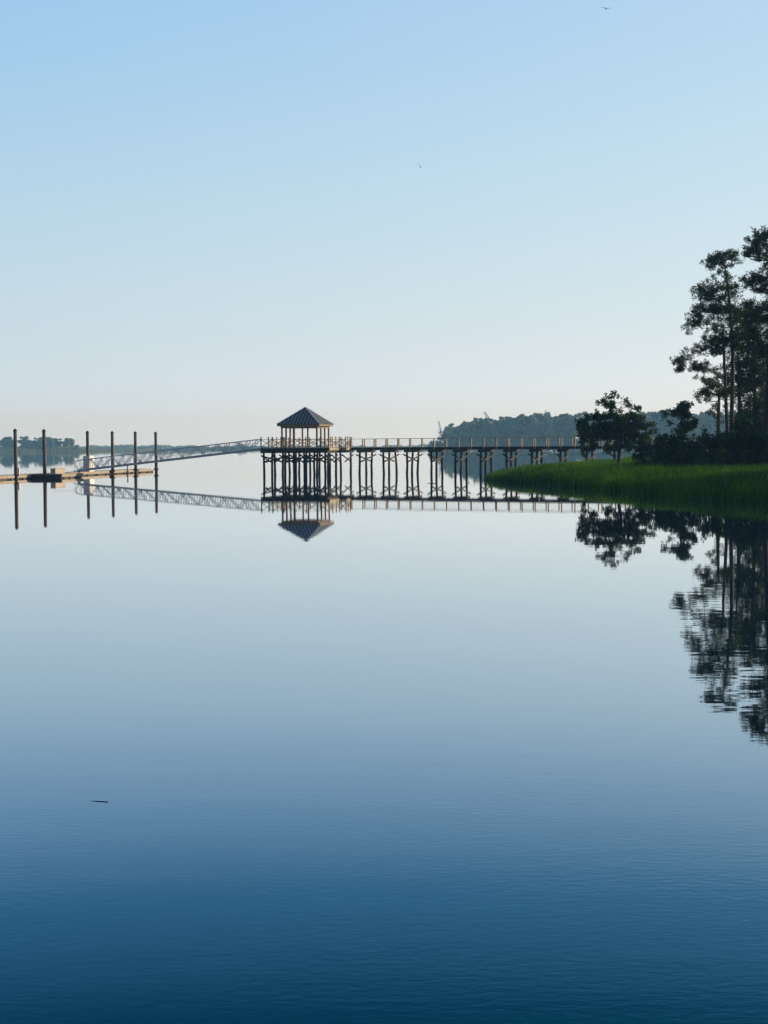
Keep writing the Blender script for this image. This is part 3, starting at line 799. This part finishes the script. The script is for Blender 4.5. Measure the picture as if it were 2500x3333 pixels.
# ---------------------------------------------------------------- gangway
zl, zh = 0.77, 3.16
GA = np.array([-36.0, 169.6, zl]); GB = P(-0.12, 0.75, zh)
gd = GB - GA; GL = np.linalg.norm(gd); gd /= GL
gs = np.array([-gd[1], gd[0], 0]); gs /= np.linalg.norm(gs); gn = np.cross(gd, gs)
gang = empty('gangway', GA, 'grey aluminium truss gangway sloping from the platform down to the floating dock', 'gangway')
HT = 1.2
for t in (0.0, 1.5):
    mb = MB()
    b0 = GA + gs * t
    # chords with the rounded lower end
    mb.bar(b0 + gd * .2, b0 + gd * GL, 0.10, 0.24, side=gs)
    top0 = b0 + gd * 0.55 + gn * HT
    mb.bar(top0, b0 + gd * GL + gn * HT, 0.07, 0.09, side=gs)
    arc = [top0]
    for a in np.linspace(0, 1, 7)[1:]:
        an = math.pi / 2 * a
        arc.append(b0 + gd * (0.55 - 0.62 * math.sin(an)) + gn * (HT - 0.45 * (1 - math.cos(an))))
    arc.append(b0 + gd * 0.25 + gn * 0.1)
    mb.tube(arc, 0.035, 6)
    nb = 34
    st = (GL - 0.6) / nb
    for i in range(nb + 1):
        p = b0 + gd * (0.55 + st * i)
        mb.bar(p + gn * .12, p + gn * (HT - .04), 0.04, 0.045, side=gs)
    for i in range(0, nb - 1, 2):
        p = b0 + gd * (0.55 + st * i); q = b0 + gd * (0.55 + st * (i + 2)); mid_ = (p + q) / 2
        mb.bar(p + gn * (HT - .05), mid_ + gn * .12, 0.06, 0.075, side=gs) if (i // 2) % 2 else mb.bar(p + gn * .12, q + gn * (HT - .05), 0.06, 0.075, side=gs)
        if (i // 2) % 2: mb.bar(mid_ + gn * .12, q + gn * (HT - .05), 0.06, 0.075, side=gs)
    mb.build('side_truss', M['alu'], gang)
    mb = MB()
    for hh in (0.42, 0.72):
        mb = MB(); mb.bar(b0 + gs * (.06 if t == 0 else -.06) + gd * .5 + gn * hh, b0 + gs * (.06 if t == 0 else -.06) + gd * GL + gn * hh, 0.016, 0.016, side=gs)
        mb.build('guard_rail', M['alu'], gang)
mb = MB(); mb.bar(GA + gs * .75 - gd * .3 + gn * .0, GA + gs * .75 + gd * GL + gn * .0, 1.38, 0.07, side=gs)
mb.build('deck', M['alu'], gang)
mb = MB(); mb.tube([GA + gs * 0.1 + gd * .3 - gn * .16, GA + gs * 1.4 + gd * .3 - gn * .16], .10, 12); mb.build('roller', M['black'], gang)

# ---------------------------------------------------------------- floating dock
dd = np.array([.189, .982, 0]); dn = np.array([.982, -.189, 0]); DK = 0.47
E0 = np.array([-41.05, 161.0, 0])                      # right-hand edge of the dock at Y = 161
def DP(s, t, z): return E0 + dd * s + dn * t + Z3 * z   # t<0 is the left side
dock = empty('floating_dock', DP(15, -1.2, 0), 'long low timber floating dock on tan and black floats behind the gangway', 'dock')
mb = MB(); s = -14.0
while s < 43.4:
    mb.obox(DP(s + .09, -1.2, DK - .02), [dd, dn, Z3], [.088, 1.2, .022]); s += .19
mb.build('deck', M['dock'], dock)
mb = MB()
for a, b in ((-14, -2.2), (-2.15, 9.9), (9.95, 22), (22.05, 34), (34.05, 43.4)):
    mb.obox(DP((a + b) / 2, .025, DK - .17), [dd, dn, Z3], [(b - a) / 2, .03, .155])
mb.build('fascia_board', M['dock'], dock)
mb = MB(); mb.obox(DP(14.7, -1.2, DK - .17), [dd, dn, Z3], [28.6, 1.0, .12]); mb.build('frame', M['beam'], dock)
s = -13.5; k = 0
while s < 43:
    ln = 1.9 if k % 2 == 0 else 1.1
    mb = MB(); mb.obox(DP(s + ln / 2, -1.0 if k % 2 == 0 else -1.15, 0.03), [dd, dn, Z3], [ln / 2, .97, .22])
    mb.build('float', M['tub'] if k % 2 == 0 else M['black'], dock)
    s += ln + .06; k += 1
# landing float
land = empty('landing_float', DP(6.5, 1.9, 0), 'square float with its shaded front coloured black, where the gangway lands', 'float')
mb = MB(); mb.obox(DP(7.0, 1.93, DK - .0), [dd, dn, Z3], [3.1, 1.83, .03]); mb.build('deck', M['dock'], land)
mb = MB(); mb.obox(DP(7.0, 3.78, DK - .17), [dd, dn, Z3], [3.1, .03, .14]); mb.build('fascia_board', M['dock'], land)
mb = MB(); mb.obox(DP(3.88, 1.93, DK - .19), [dd, dn, Z3], [.03, 1.83, .16]); mb.obox(DP(7.0, 1.9, .05), [dd, dn, Z3], [3.0, 1.75, .30]); mb.build('float', M['black'], land)  # front board coloured black to carry its shade
mb = MB()
for s in (4.6, 6.4, 8.2): mb.obox(DP(s + .5, 3.70, .08), [dd, dn, Z3], [.62, .06, .2])
mb.build('bumper', M['tub'], land)
# long low box on the landing
cb = empty('dock_box', DP(6.0, 2.0, DK), 'long pale low box with handrail on the landing float', 'dock box')
mb = MB(); mb.obox(DP(5.9, 2.45, DK + .33), [dd, dn, Z3], [1.35, .3, .28]); mb.build('body', M['concrete'], cb)
mb = MB(); mb.obox(DP(5.9, 2.45, DK + .64), [dd, dn, Z3], [1.4, .34, .03]); mb.build('lid', M['concrete'], cb)
mb = MB(); mb.tube([DP(6.8, 1.6, DK + .05), DP(6.8, 1.6, DK + 1.0), DP(7.0, 1.7, DK + 1.08), DP(9.3, 2.9, DK + 1.08), DP(9.5, 3.0, DK + 1.0), DP(9.5, 3.0, DK + .05)], .025, 6)
mb.build('handrail', M['alu'], cb)
# white cabinet
wc = empty('utility_cabinet', DP(21.5, -.5, DK), 'tall white cabinet standing on the dock behind the gangway foot', 'cabinet')
mb = MB(); mb.obox(DP(21.9, -.38, DK + .98), [dd, dn, Z3], [.75, .42, .93]); mb.obox(DP(21.9, -.38, DK + .03), [dd, dn, Z3], [.7, .38, .03]); mb.build('body', M['white'], wc)
mb = MB(); mb.obox(DP(21.9, -.38, DK + 1.94), [dd, dn, Z3], [.80, .47, .03]); mb.build('lid', M['white'], wc)
mb = MB(); mb.obox(DP(21.9, .052, DK + .98), [dd, dn, Z3], [.62, .012, .8]); mb.obox(DP(22.35, .075, DK + 1.0), [dd, dn, Z3], [.02, .015, .09]); mb.build('door', M['white'], wc)
def pedestal(s, label):
    r = empty('power_pedestal', DP(s, -.35, DK), label, 'power pedestal', 'white power pedestals on the dock')
    mb = MB(); mb.obox(DP(s, -.35, DK + .34), [dd, dn, Z3], [.11, .11, .32]); mb.build('body', M['white'], r)
    mb = MB(); mb.obox(DP(s, -.35, DK + .69), [dd, dn, Z3], [.14, .14, .03]); q = DP(s, -.35, DK + .72)
    mb.add([q + dd * a * .14 + dn * b * .14 for a, b in ((-1, -1), (1, -1), (1, 1), (-1, 1))] + [q + Z3 * .08], [(0, 1, 4), (1, 2, 4), (2, 3, 4), (3, 0, 4)]); mb.build('cap', M['white'], r)
pedestal(1.6, 'white pedestal on the dock just right of the leftmost mooring pile')
pedestal(35.5, 'white pedestal half hidden behind the gangway near the fifth mooring pile')
# mooring piles
MP = [(49.5, 161, True), (143.5, 165.3, False), (284.5, 184.6, False), (365, 188.7, True), (440, 195, True), (507, 199.5, True)]
ML = ['leftmost and nearest of the six tall mooring piles', 'tall mooring pile behind the dark landing float, second from the left', 'tall mooring pile rising behind the white cabinet',
      'tall mooring pile where the gangway deck starts climbing, fourth from the left', 'tall mooring pile, second nearest to the gazebo', 'farthest mooring pile at the dock end, nearest to the gazebo']
for (px, Y, br), lb in zip(MP, ML):
    t = at(px, 1402, Y); b = np.array([t[0], Y, -0.78]); TZ = 5.35
    r = empty('mooring_pile', (b[0], b[1], 0), lb, 'mooring pile', 'mooring piles along the floating dock')
    mb = MB(); lx = rng.normal(0, .02)
    mb.tube([b, b + np.array([0, 0, 3.0]), np.array([b[0] + lx, Y, TZ])], [.215, .205, .19], 14); mb.build('shaft', M['mpile'], r, smooth=True)
    mb = MB(); c = np.array([b[0] + lx, Y, TZ])
    mb.tube([c + Z3 * .002, c + Z3 * .09], [.235, .235], 14); mb.tube([c + Z3 * .09, c + Z3 * .32], [.235, .01], 14); mb.build('cap', M['black'], r, smooth=False)
    if br:
        mb = MB()
        for a in range(12):
            an = a * math.pi / 6
            mb.box((b[0] + .30 * math.cos(an), Y + .30 * math.sin(an), DK - .02), (.16, .08, .2), an + math.pi / 2)
        mb.box((b[0] + .02, Y - .24, .18), (.3, .06, .5)); mb.build('guide_collar', M['beam'], r)

# ---------------------------------------------------------------- floating sticks
a = on_water(297, 2607); b = on_water(352, 2611)
mb = MB(); mid_ = (a + b) / 2
mb.tube([a + Z3 * .001, a * .6 + b * .4 + Z3 * .002, a * .25 + b * .75 + Z3 * .002, b + Z3 * .002], [.002, .0042, .0042, .0038], 8)
tag(mb.build('floating_stick', M['twig'], origin=mid_), 'thin dark stick floating on the open water at lower left', 'stick')
a = on_water(1392, 1574); b = on_water(1417, 1574.5)
mb = MB(); mb.tube([a + Z3 * .01, (a + b) / 2 + Z3 * .03, b + Z3 * .01], [.015, .025, .02], 6)
tag(mb.build('floating_stick', M['twig'], origin=(a + b) / 2), 'short stick floating in front of the walkway piles', 'stick')
# reeds left of the spit
mb = MB()
for (px, py) in ((1525, 1571), (1549, 1573), (1571, 1567), (1574, 1569), (1580, 1566), (1585, 1568), (1540, 1568)):
    b = on_water(px, py)
    for _ in range(3):
        q = b + np.array([rng.normal(0, .12), rng.normal(0, .2), 0]); h = rng.uniform(.2, .5)
        mb.tube([q - Z3 * .05, q + np.array([rng.normal(0, .08), 0, h])], [.014, .004], 4)
tag(mb.build('reeds', M['grass']), 'sparse reed stems standing in water left of the spit', 'reeds', kind='stuff')
b = at(1753, 1500, 158)
mb = MB(); mb.tube([np.array([b[0], b[1], -.3]), np.array([b[0] + .05, b[1], 2.75])], .05, 8)
tag(mb.build('marker_pole', M['white'], origin=(b[0], b[1], 0)), 'thin pale pole standing in the grass beside the walkway piles', 'pole')

# ---------------------------------------------------------------- far woods
def far_tree_mesh(name, H, Rw, seed, kind, leafm):
    r = np.random.default_rng(seed)
    mb = MB()
    mb.tube([(0, 0, -1), (r.normal(0, .2), 0, H * .5), (r.normal(0, .4), 0, H * .93)], [.38, .28, .08], 6, mi=1)
    n = 28 if kind == 'pine' else 46
    for i in range(n):
        t = r.uniform(.42, 1) if kind == 'pine' else r.uniform(.1, .97)
        prof = (1.12 - t) * 1.5 if kind == 'pine' else math.sin(math.pi * min(1, (1.12 - t) * 1.0)) ** .6
        a = r.uniform(0, 6.28); q = r.uniform(0, 1) ** .5 * Rw * min(1, prof)
        c = np.array([q * math.cos(a), q * math.sin(a), H * t * .97])
        rr = r.uniform(.9, 1.7) * Rw / 4.5
        pts = pad_points(c, (rr * 1.2, rr * 1.2, rr * .75), 3.0 * (4.5 / Rw) ** 2, lo=8, hollow=.7)
        mb.tris(leaves(pts, .5 * Rw / 4.5, 8, .66 * Rw / 4.5))
    me = mb.build(name, [leafm, M['farbark']])
    return me
protos = []
for i, (H, R) in enumerate([(27, 4.6), (25, 5.2), (28, 4.0), (24, 5.5), (26, 4.4)]):
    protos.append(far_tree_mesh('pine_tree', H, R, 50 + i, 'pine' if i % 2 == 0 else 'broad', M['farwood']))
prof = [(1385, 1432), (1412, 1418), (1432, 1417), (1452, 1392), (1463, 1379), (1480, 1375), (1500, 1375), (1520, 1366), (1542, 1361), (1569, 1359), (1587, 1365), (1605, 1360), (1635, 1353), (1650, 1357), (1672, 1355), (1680, 1348), (1722, 1345), (1780, 1342), (1792, 1351), (1810, 1352), (1834, 1346), (1880, 1345), (1897, 1342), (1990, 1348), (2090, 1341), (2147, 1334), (2177, 1332), (2250, 1340), (2300, 1341), (2400, 1338), (2500, 1335), (2700, 1330)]
ppx = [p[0] for p in prof]; ppy = [p[1] for p in prof]
used = set()
def put_far(px, top, Y, zg, label, group, protos_, cat='tree', i=0):
    t = at(px, top, Y); H = t[2] - zg
    pr = protos_[i % len(protos_)]
    o = pr if pr.name not in used else pr.copy()
    if pr.name not in used: used.add(pr.name)
    else: C.objects.link(o)
    o.location = (t[0], Y, zg); base = pr['H']
    s = H / base
    o.scale = (s * random.uniform(.9, 1.25), s * random.uniform(.9, 1.25), s); o.rotation_euler = (0, 0, random.uniform(0, 6.28))
    tag(o, label, cat, group)
    return o
for p, H in zip(protos, [27, 25, 28, 24, 26]): p['H'] = float(H)
FY = 1060
ONES = ['first', 'second', 'third', 'fourth', 'fifth', 'sixth', 'seventh', 'eighth', 'ninth', 'tenth', 'eleventh', 'twelfth', 'thirteenth', 'fourteenth', 'fifteenth', 'sixteenth', 'seventeenth', 'eighteenth', 'nineteenth', 'twentieth']
TENS = {2: 'twenty', 3: 'thirty', 4: 'forty', 5: 'fifty', 6: 'sixty', 7: 'seventy', 8: 'eighty', 9: 'ninety'}
TTH = {2: 'twentieth', 3: 'thirtieth', 4: 'fortieth', 5: 'fiftieth', 6: 'sixtieth', 7: 'seventieth', 8: 'eightieth', 9: 'ninetieth'}
def nth(k):
    if k < 20: return ONES[k - 1]
    return TTH[k // 10] if k % 10 == 0 else TENS[k // 10] + ' ' + ONES[k % 10 - 1]
i = 0
px = 1398.0
order = []
while px < 2660:
    order.append((px, FY + random.uniform(-6, 10), random.uniform(-3, 12) + (14 if random.random() < .25 else 0))); px += random.uniform(13, 20)
px = 1450.0
while px < 2660:
    order.append((px, FY + 40 + random.uniform(-10, 15), random.uniform(0, 14))); px += random.uniform(15, 24)
px = 1500.0
while px < 2660:
    order.append((px, FY + 85 + random.uniform(-10, 15), random.uniform(-3, 10))); px += random.uniform(18, 26)
for px, Y, dy in order:
    row = 0 if Y < FY + 20 else (1 if Y < FY + 65 else 2)
    i = i + 1 if row == 0 else i
    lb = 'hazy waterside tree of the far wood, ' + nth(i) + ' from the left end' if row == 0 else 'hazy tree top showing behind the waterside row of the far wood'
    put_far(px, np.interp(px, ppx, ppy) + dy, Y, 0.6, lb, 'waterside trees of the far wood' if row == 0 else 'trees deeper in the far wood', protos, i=random.randrange(5))
# understorey and bank of the far wood
def wood_mass(name, label, x0, x1, Y0, Y1, hfun, n, size, leafm, zg=0.3):
    xs = rng.uniform(x0, x1, n); ys = rng.uniform(Y0, Y1, n)
    h = hfun(xs) * rng.random(n) ** .8
    c = np.stack([xs, ys, zg + h], 1)
    mb = MB(); mb.tris(leaves(c, size * .6, 3, size)); return tag(mb.build(name, leafm), label, 'wood' if 'wood' in name else 'shrubs', kind='stuff')
bx0, bx1 = at(1400, 1450, FY)[0], at(2680, 1450, FY)[0]
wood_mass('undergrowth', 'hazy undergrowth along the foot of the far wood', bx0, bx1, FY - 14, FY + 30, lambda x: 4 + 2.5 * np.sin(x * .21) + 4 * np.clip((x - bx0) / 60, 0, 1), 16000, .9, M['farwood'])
mb = MB()
mb.add([(bx0 - 14, FY - 16, .12), (bx1 + 400, FY - 22, .12), (bx1 + 400, FY + 400, 1.0), (bx0 + 60, FY + 400, 1.0), (bx0 - 14, FY - 16, -.3), (bx1 + 400, FY - 22, -.3)], [(0, 1, 2, 3), (4, 5, 1, 0)])
tag(mb.build('shore', M['soil']), 'low bank under the far wood', kind='structure')

# left marsh islet
IY = 1430
def ix(px): return at(px, 1460, IY)[0]
isl = [(ix(-420), IY), (ix(0), IY - 6), (ix(120), IY + 0), (ix(250), IY + 6), (ix(320), IY + 60), (ix(342), IY + 160), (ix(300), IY + 420), (ix(-420), IY + 480)]
mb = MB(); k = len(isl)
mb.add([(x, y, .25) for x, y in isl] + [(x, y, -.4) for x, y in isl], [tuple(range(k))] + [(i, k + i, k + (i + 1) % k, (i + 1) % k) for i in range(k)])
tag(mb.build('marsh', M['mud']), 'flat hazy marsh islet at the far left', kind='structure')
N_ = 30000
xs = rng.uniform(ix(-420), ix(345), N_); ys = rng.uniform(IY - 6, IY + 420, N_)
kp = inside(xs, ys, np.array(isl)); xs = xs[kp]; ys = ys[kp]
c = np.stack([xs, ys, .2 + rng.uniform(0, 1.3, len(xs))], 1)
mb = MB(); mb.tris(leaves(c, .5, 2, .9)); tag(mb.build('far_marsh_grass', M['fargrass']), 'pale green marsh grass strip across the water at left', 'grass', kind='stuff')
bushes = [far_tree_mesh('rounded_tree', 16, 6.0, 80, 'broad', M['farwood']), far_tree_mesh('rounded_tree', 16, 5.3, 81, 'broad', M['farwood'])]
for p in bushes: p['H'] = 16.0
LT = [(-60, 1424, 'hazy rounded tree on the islet just outside the left edge'), (8, 1432, 'hazy rounded tree cut by the left edge of the picture'), (27, 1423, 'tallest hazy tree left of the leftmost mooring pile'),
      (80, 1421, 'tall hazy tree just right of the leftmost mooring pile'), (100, 1433, 'low hazy tree on the shoulder right of the first tall clump'), (127, 1424, 'narrow hazy tree left of the second mooring pile'),
      (156, 1423, 'hazy tree showing right of the second mooring pile'), (185, 1427, 'wide hazy tree in the middle of the islet'), (226, 1427, 'round hazy tree standing at the right of the islet clump'),
      (212, 1438, 'small hazy tree tucked left of the rightmost round one'), (250, 1448, 'low hazy bush tapering off the right end of the clump')]
for j, (px, top, lb) in enumerate(LT):
    o = put_far(px, top, IY + 40 + random.uniform(-12, 25), .4, lb, 'rounded trees on the far marsh islet', bushes, i=j % 2)
wood_mass('islet_scrub', 'low scrub between the hazy trees of the islet', ix(-420), ix(262), IY + 18, IY + 75, lambda x: 3.0 + 1.5 * np.sin(x * .13), 14000, 1.0, M['farwood'])

# far shore strip
FS = 2450
fx0, fx1 = at(-500, 1460, FS)[0], at(3200, 1460, FS)[0]
mb = MB(); mb.add([(fx0, FS - 60, -.3), (fx1, FS - 60, -.3), (fx1, FS - 60, .6), (fx0, FS - 60, .6), (fx1, FS + 130, 1), (fx0, FS + 130, 1)], [(0, 1, 2, 3), (3, 2, 4, 5)])
tag(mb.build('far_shore', M['soil']), 'faint low far shore on the horizon', kind='structure')
def fh(x):
    px = 1250 + F_PX * x / FS
    return 0.46 * np.interp(px, [0, 250, 300, 420, 600, 700, 740, 765, 777, 790, 810, 900, 1100, 1400, 3000], [8, 9, 12, 14, 10, 6, 5, 8, 18, 18, 6, 3, 3, 8, 10]) + 1.2 * np.sin(x * .11) + 1.0 * np.sin(x * .3)
wood_mass('distant_wood', 'faint blue line of woods on the far shore', fx0, fx1, FS, FS + 60, fh, 60000, 2.4, M['hazewood'])

# cranes behind the far wood, work boat, small craft
def crane(px0, py0, px1, py1, Y, w, label):
    tip = at(px0, py0, Y); low = at(px1, py1, Y)
    d = tip - low; foot = low - d / d[2] * (low[2] - 6)
    r = empty('crane', (foot[0], foot[1], 0.5), label, 'crane', 'cranes behind the far wood')
    mb = MB(); d = (tip - foot); L = np.linalg.norm(d); d /= L
    a = np.cross(d, [0, 1, 0]); a /= np.linalg.norm(a); b = np.cross(d, a)
    cor = [(a * x + b * y) * w / 2 for x, y in ((-1, -1), (1, -1), (1, 1), (-1, 1))]
    for c_ in cor: mb.tube([foot + c_, tip + c_ * .6], w * .10, 5)
    nseg = int(L / (w * 1.3))
    for i in range(nseg):
        p = foot + d * L * i / nseg; q = foot + d * L * (i + 1) / nseg
        for j in range(4): mb.tube([p + cor[j], q + cor[(j + 1) % 4]], w * .06, 4)
    mb.build('boom', M['steel'], r)
    mb = MB(); mb.box((foot[0], foot[1], 3.5), (6, 6, 5)); mb.box((foot[0], foot[1], .7), (8, 7, 1)); mb.build('cab', M['hull'], r)
crane(1428, 1371, 1434, 1400, 1500, 1.6, 'thin upright crane jib at the left end of the far wood')
crane(1577, 1341, 1590, 1362, 1500, 2.4, 'pale slanting crane boom poking above the far wood')
crane(1774, 1336, 1780, 1345, 1500, 1.6, 'crane tip barely showing above the middle of the far wood')
# dead snag left of the far wood
t = at(1434, 1396, FY - 4)
mb = MB(); b = np.array([t[0], FY - 4, 0.])
mb.tube([b, b + (t - b) * .6 + np.array([.4, 0, 0]), t], [.4, .28, .08], 6)
for _ in range(16):
    q = b + (t - b) * rng.uniform(.45, 1.0); e = q + np.array([rng.normal(0, 2.0), rng.normal(0, 1.5), rng.uniform(.3, 2.2)]); mb.tube([q, e], [.14, .04], 4)
mb.tris(leaves(b + (t - b) * .75 + rng.normal(0, 1.4, (26, 3)), .5, 4, .6), mi=1)
tag(mb.build('dead_tree', [M['farbark'], M['farwood']], origin=b), 'sparse dead snag left of the far wood', 'tree')
# work boat
wb = at(526, 1467, 2050); wb[2] = 0
r = empty('work_boat', wb, 'hazy work boat with cabin and mast beyond the farthest mooring pile', 'boat')
mb = MB(); L = 11.5
sec = [(-L / 2, 1.9, 1.5), (-L * .3, 2.4, 1.4), (L * .2, 2.4, 1.6), (L * .42, 1.2, 2.1), (L * .5, .1, 2.4)]
v = []
for x, w, z in sec: v += [(wb[0] + x, wb[1] - w, z), (wb[0] + x, wb[1] - w * .7, -.3), (wb[0] + x, wb[1] + w * .7, -.3), (wb[0] + x, wb[1] + w, z)]
f = []
for i in range(len(sec) - 1):
    for j in range(4): f.append((i * 4 + j, i * 4 + (j + 1) % 4, (i + 1) * 4 + (j + 1) % 4, (i + 1) * 4 + j))
f += [(0, 1, 2, 3), (16, 19, 18, 17)]
mb.add(v, f); mb.build('hull', M['hull'], r)
mb = MB(); mb.box((wb[0] - 1.2, wb[1], 3.2), (4.6, 3, 3.0)); mb.box((wb[0] - 1.5, wb[1], 5.4), (2.8, 2.4, 1.4)); mb.build('cabin', M['steel'], r)
mb = MB(); mb.tube([(wb[0] - 1.4, wb[1], 6.1), (wb[0] - 1.4, wb[1], 9.5)], .12, 6); mb.bar((wb[0] + 1.0, wb[1], 2.0), (wb[0] + 4.0, wb[1], 4.6), .25, .25); mb.build('mast', M['steel'], r)
sb = at(488, 1465, 1950); sb[2] = 0
r = empty('small_boat', sb, 'tiny white boat left of the hazy work boat', 'boat')
mb = MB(); mb.add([(sb[0] - 2.4, sb[1] - 1, 1.0), (sb[0] + 1.2, sb[1] - 1, 1.0), (sb[0] + 2.8, sb[1], 1.2), (sb[0] + 1.2, sb[1] + 1, 1.0), (sb[0] - 2.4, sb[1] + 1, 1.0), (sb[0] - 2.2, sb[1] - .6, -.1), (sb[0] + 1.4, sb[1] - .5, -.1), (sb[0] + 1.4, sb[1] + .5, -.1), (sb[0] - 2.2, sb[1] + .6, -.1)],
    [(0, 1, 2, 3, 4), (0, 5, 6, 1), (1, 6, 2), (2, 6, 7), (2, 7, 3), (3, 7, 8, 4), (4, 8, 5, 0), (5, 8, 7, 6)]); mb.build('hull', M['white'], r)
mb = MB(); mb.box((sb[0] - .2, sb[1], 1.7), (1.5, 1.2, 1.2)); mb.build('cabin', M['white'], r)
# low jetty beside the work boat
a = at(540, 1465, 2080); b = at(680, 1462, 2140)
r = empty('distant_jetty', ((a + b) / 2)[0:2].tolist() + [0], 'faint low jetty on the horizon behind the gangway', 'jetty')
mb = MB(); mb.bar((a[0], a[1], 1.7), (b[0], b[1], 1.7), 2.5, .5); mb.build('deck', M['hull'], r)
mb = MB()
for t in np.linspace(0, 1, 22): q = a * (1 - t) + b * t; mb.tube([(q[0], q[1], -.5), (q[0], q[1], 1.5 + (2.2 if random.random() < .3 else 0))], .22, 6)
mb.build('supports', M['pile'], r).update_tag()

# ---------------------------------------------------------------- birds
def bird(px, py, Y, span, lift_l, lift_r, label, name='seabird', roll=0.0, mats=None, head=0.0):
    c = at(px, py, Y); mb = MB(); L = span * .42
    # body: tapered spindle facing the viewer and a little down
    ax = np.array([math.sin(head), -math.cos(head), -.05]); ax /= np.linalg.norm(ax)
    pts = [c + ax * L * t for t in (-.62, -.45, -.2, .1, .32, .42, .5, .62)]
    mb.tube(pts, [L * r_ for r_ in (.05, .035, .12, .15, .10, .085, .05, .008)], 8)
    tail = c - ax * L * .6
    sx = np.array([math.cos(head), math.sin(head), 0])
    mb.add([tail, tail - ax * L * .3 - sx * L * .14, tail - ax * L * .34 + Z3 * .01, tail - ax * L * .3 + sx * L * .14], [(0, 1, 2), (0, 2, 3)])
    obj = mb.build(name, M['feather'], origin=c, smooth=True)
    for sgn, (l1, l2) in ((-1, lift_l), (1, lift_r)):
        wb_ = MB()
        s0 = c + sx * sgn * L * .10 + Z3 * L * .06
        h = span / 2
        e1 = s0 + sx * sgn * h * .42 * math.cos(l1) + Z3 * h * .42 * math.sin(l1) + ax * L * .05
        e2 = e1 + sx * sgn * h * .58 * math.cos(l2) + Z3 * h * .58 * math.sin(l2) - ax * L * .18
        ch = [L * .34, L * .28, L * .03]
        v = []
        for p, w_ in ((s0, ch[0]), (e1, ch[1]), (e2, ch[2])):
            v += [p + ax * w_ * .5, p - ax * w_ * .5, p + Z3 * (w_ * .09 + .004)]
        f = []
        for i in range(2):
            for j in range(3): f.append((i * 3 + j, i * 3 + (j + 1) % 3, (i + 1) * 3 + (j + 1) % 3, (i + 1) * 3 + j))
        f += [(0, 1, 2), (8, 7, 6)]
        wb_.add(v, f)
        wo_ = wb_.build('wing', M['wing'] if mats is None else mats, origin=c)
        wo_.parent = obj; wo_.location = (0, 0, 0)
    tag(obj, label, 'bird', 'birds in flight')
    return obj
bird(1973, 28, 108, .84, (math.radians(16), math.radians(12)), (math.radians(2), math.radians(10)), 'grey bird gliding with level wings at the top right of the sky')
bird(1369, 543, 112, 1.0, (math.radians(62), math.radians(22)), (math.radians(70), math.radians(42)), 'white bird with raised wings over the middle of the water')
for px, py, lb in ((2332, 657, 'tiny far bird, leftmost speck above the pines'), (2359, 668, 'tiny far bird, middle and lowest of the three specks above the pines'), (2468, 651, 'tiny far bird nearest the right edge, above the pines')):
    bird(px, py, 260, .34, (.3, .1), (.5, .2), lb)

# ---------------------------------------------------------------- haze
mt = bpy.data.materials.new('air_haze'); mt.use_nodes = True
n = mt.node_tree.nodes; l = mt.node_tree.links
n.remove(n['Principled BSDF'])
pv = n.new('ShaderNodeVolumePrincipled')
pv.inputs['Color'].default_value = (0.28, 0.62, 1.0, 1)
pv.inputs['Absorption Color'].default_value = (1, 1, 1, 1)
pv.inputs['Density'].default_value = HAZE_DENSITY
pv.inputs['Anisotropy'].default_value = 0.2
l.new(pv.outputs[0], n['Material Output'].inputs['Volume'])
mb = MB(); B = 2650
mb.box((0, (B - 300) / 2, 26), (2 * B, B + 300, 56))
tag(mb.build('haze', mt), 'thin morning haze over the river', kind='stuff')
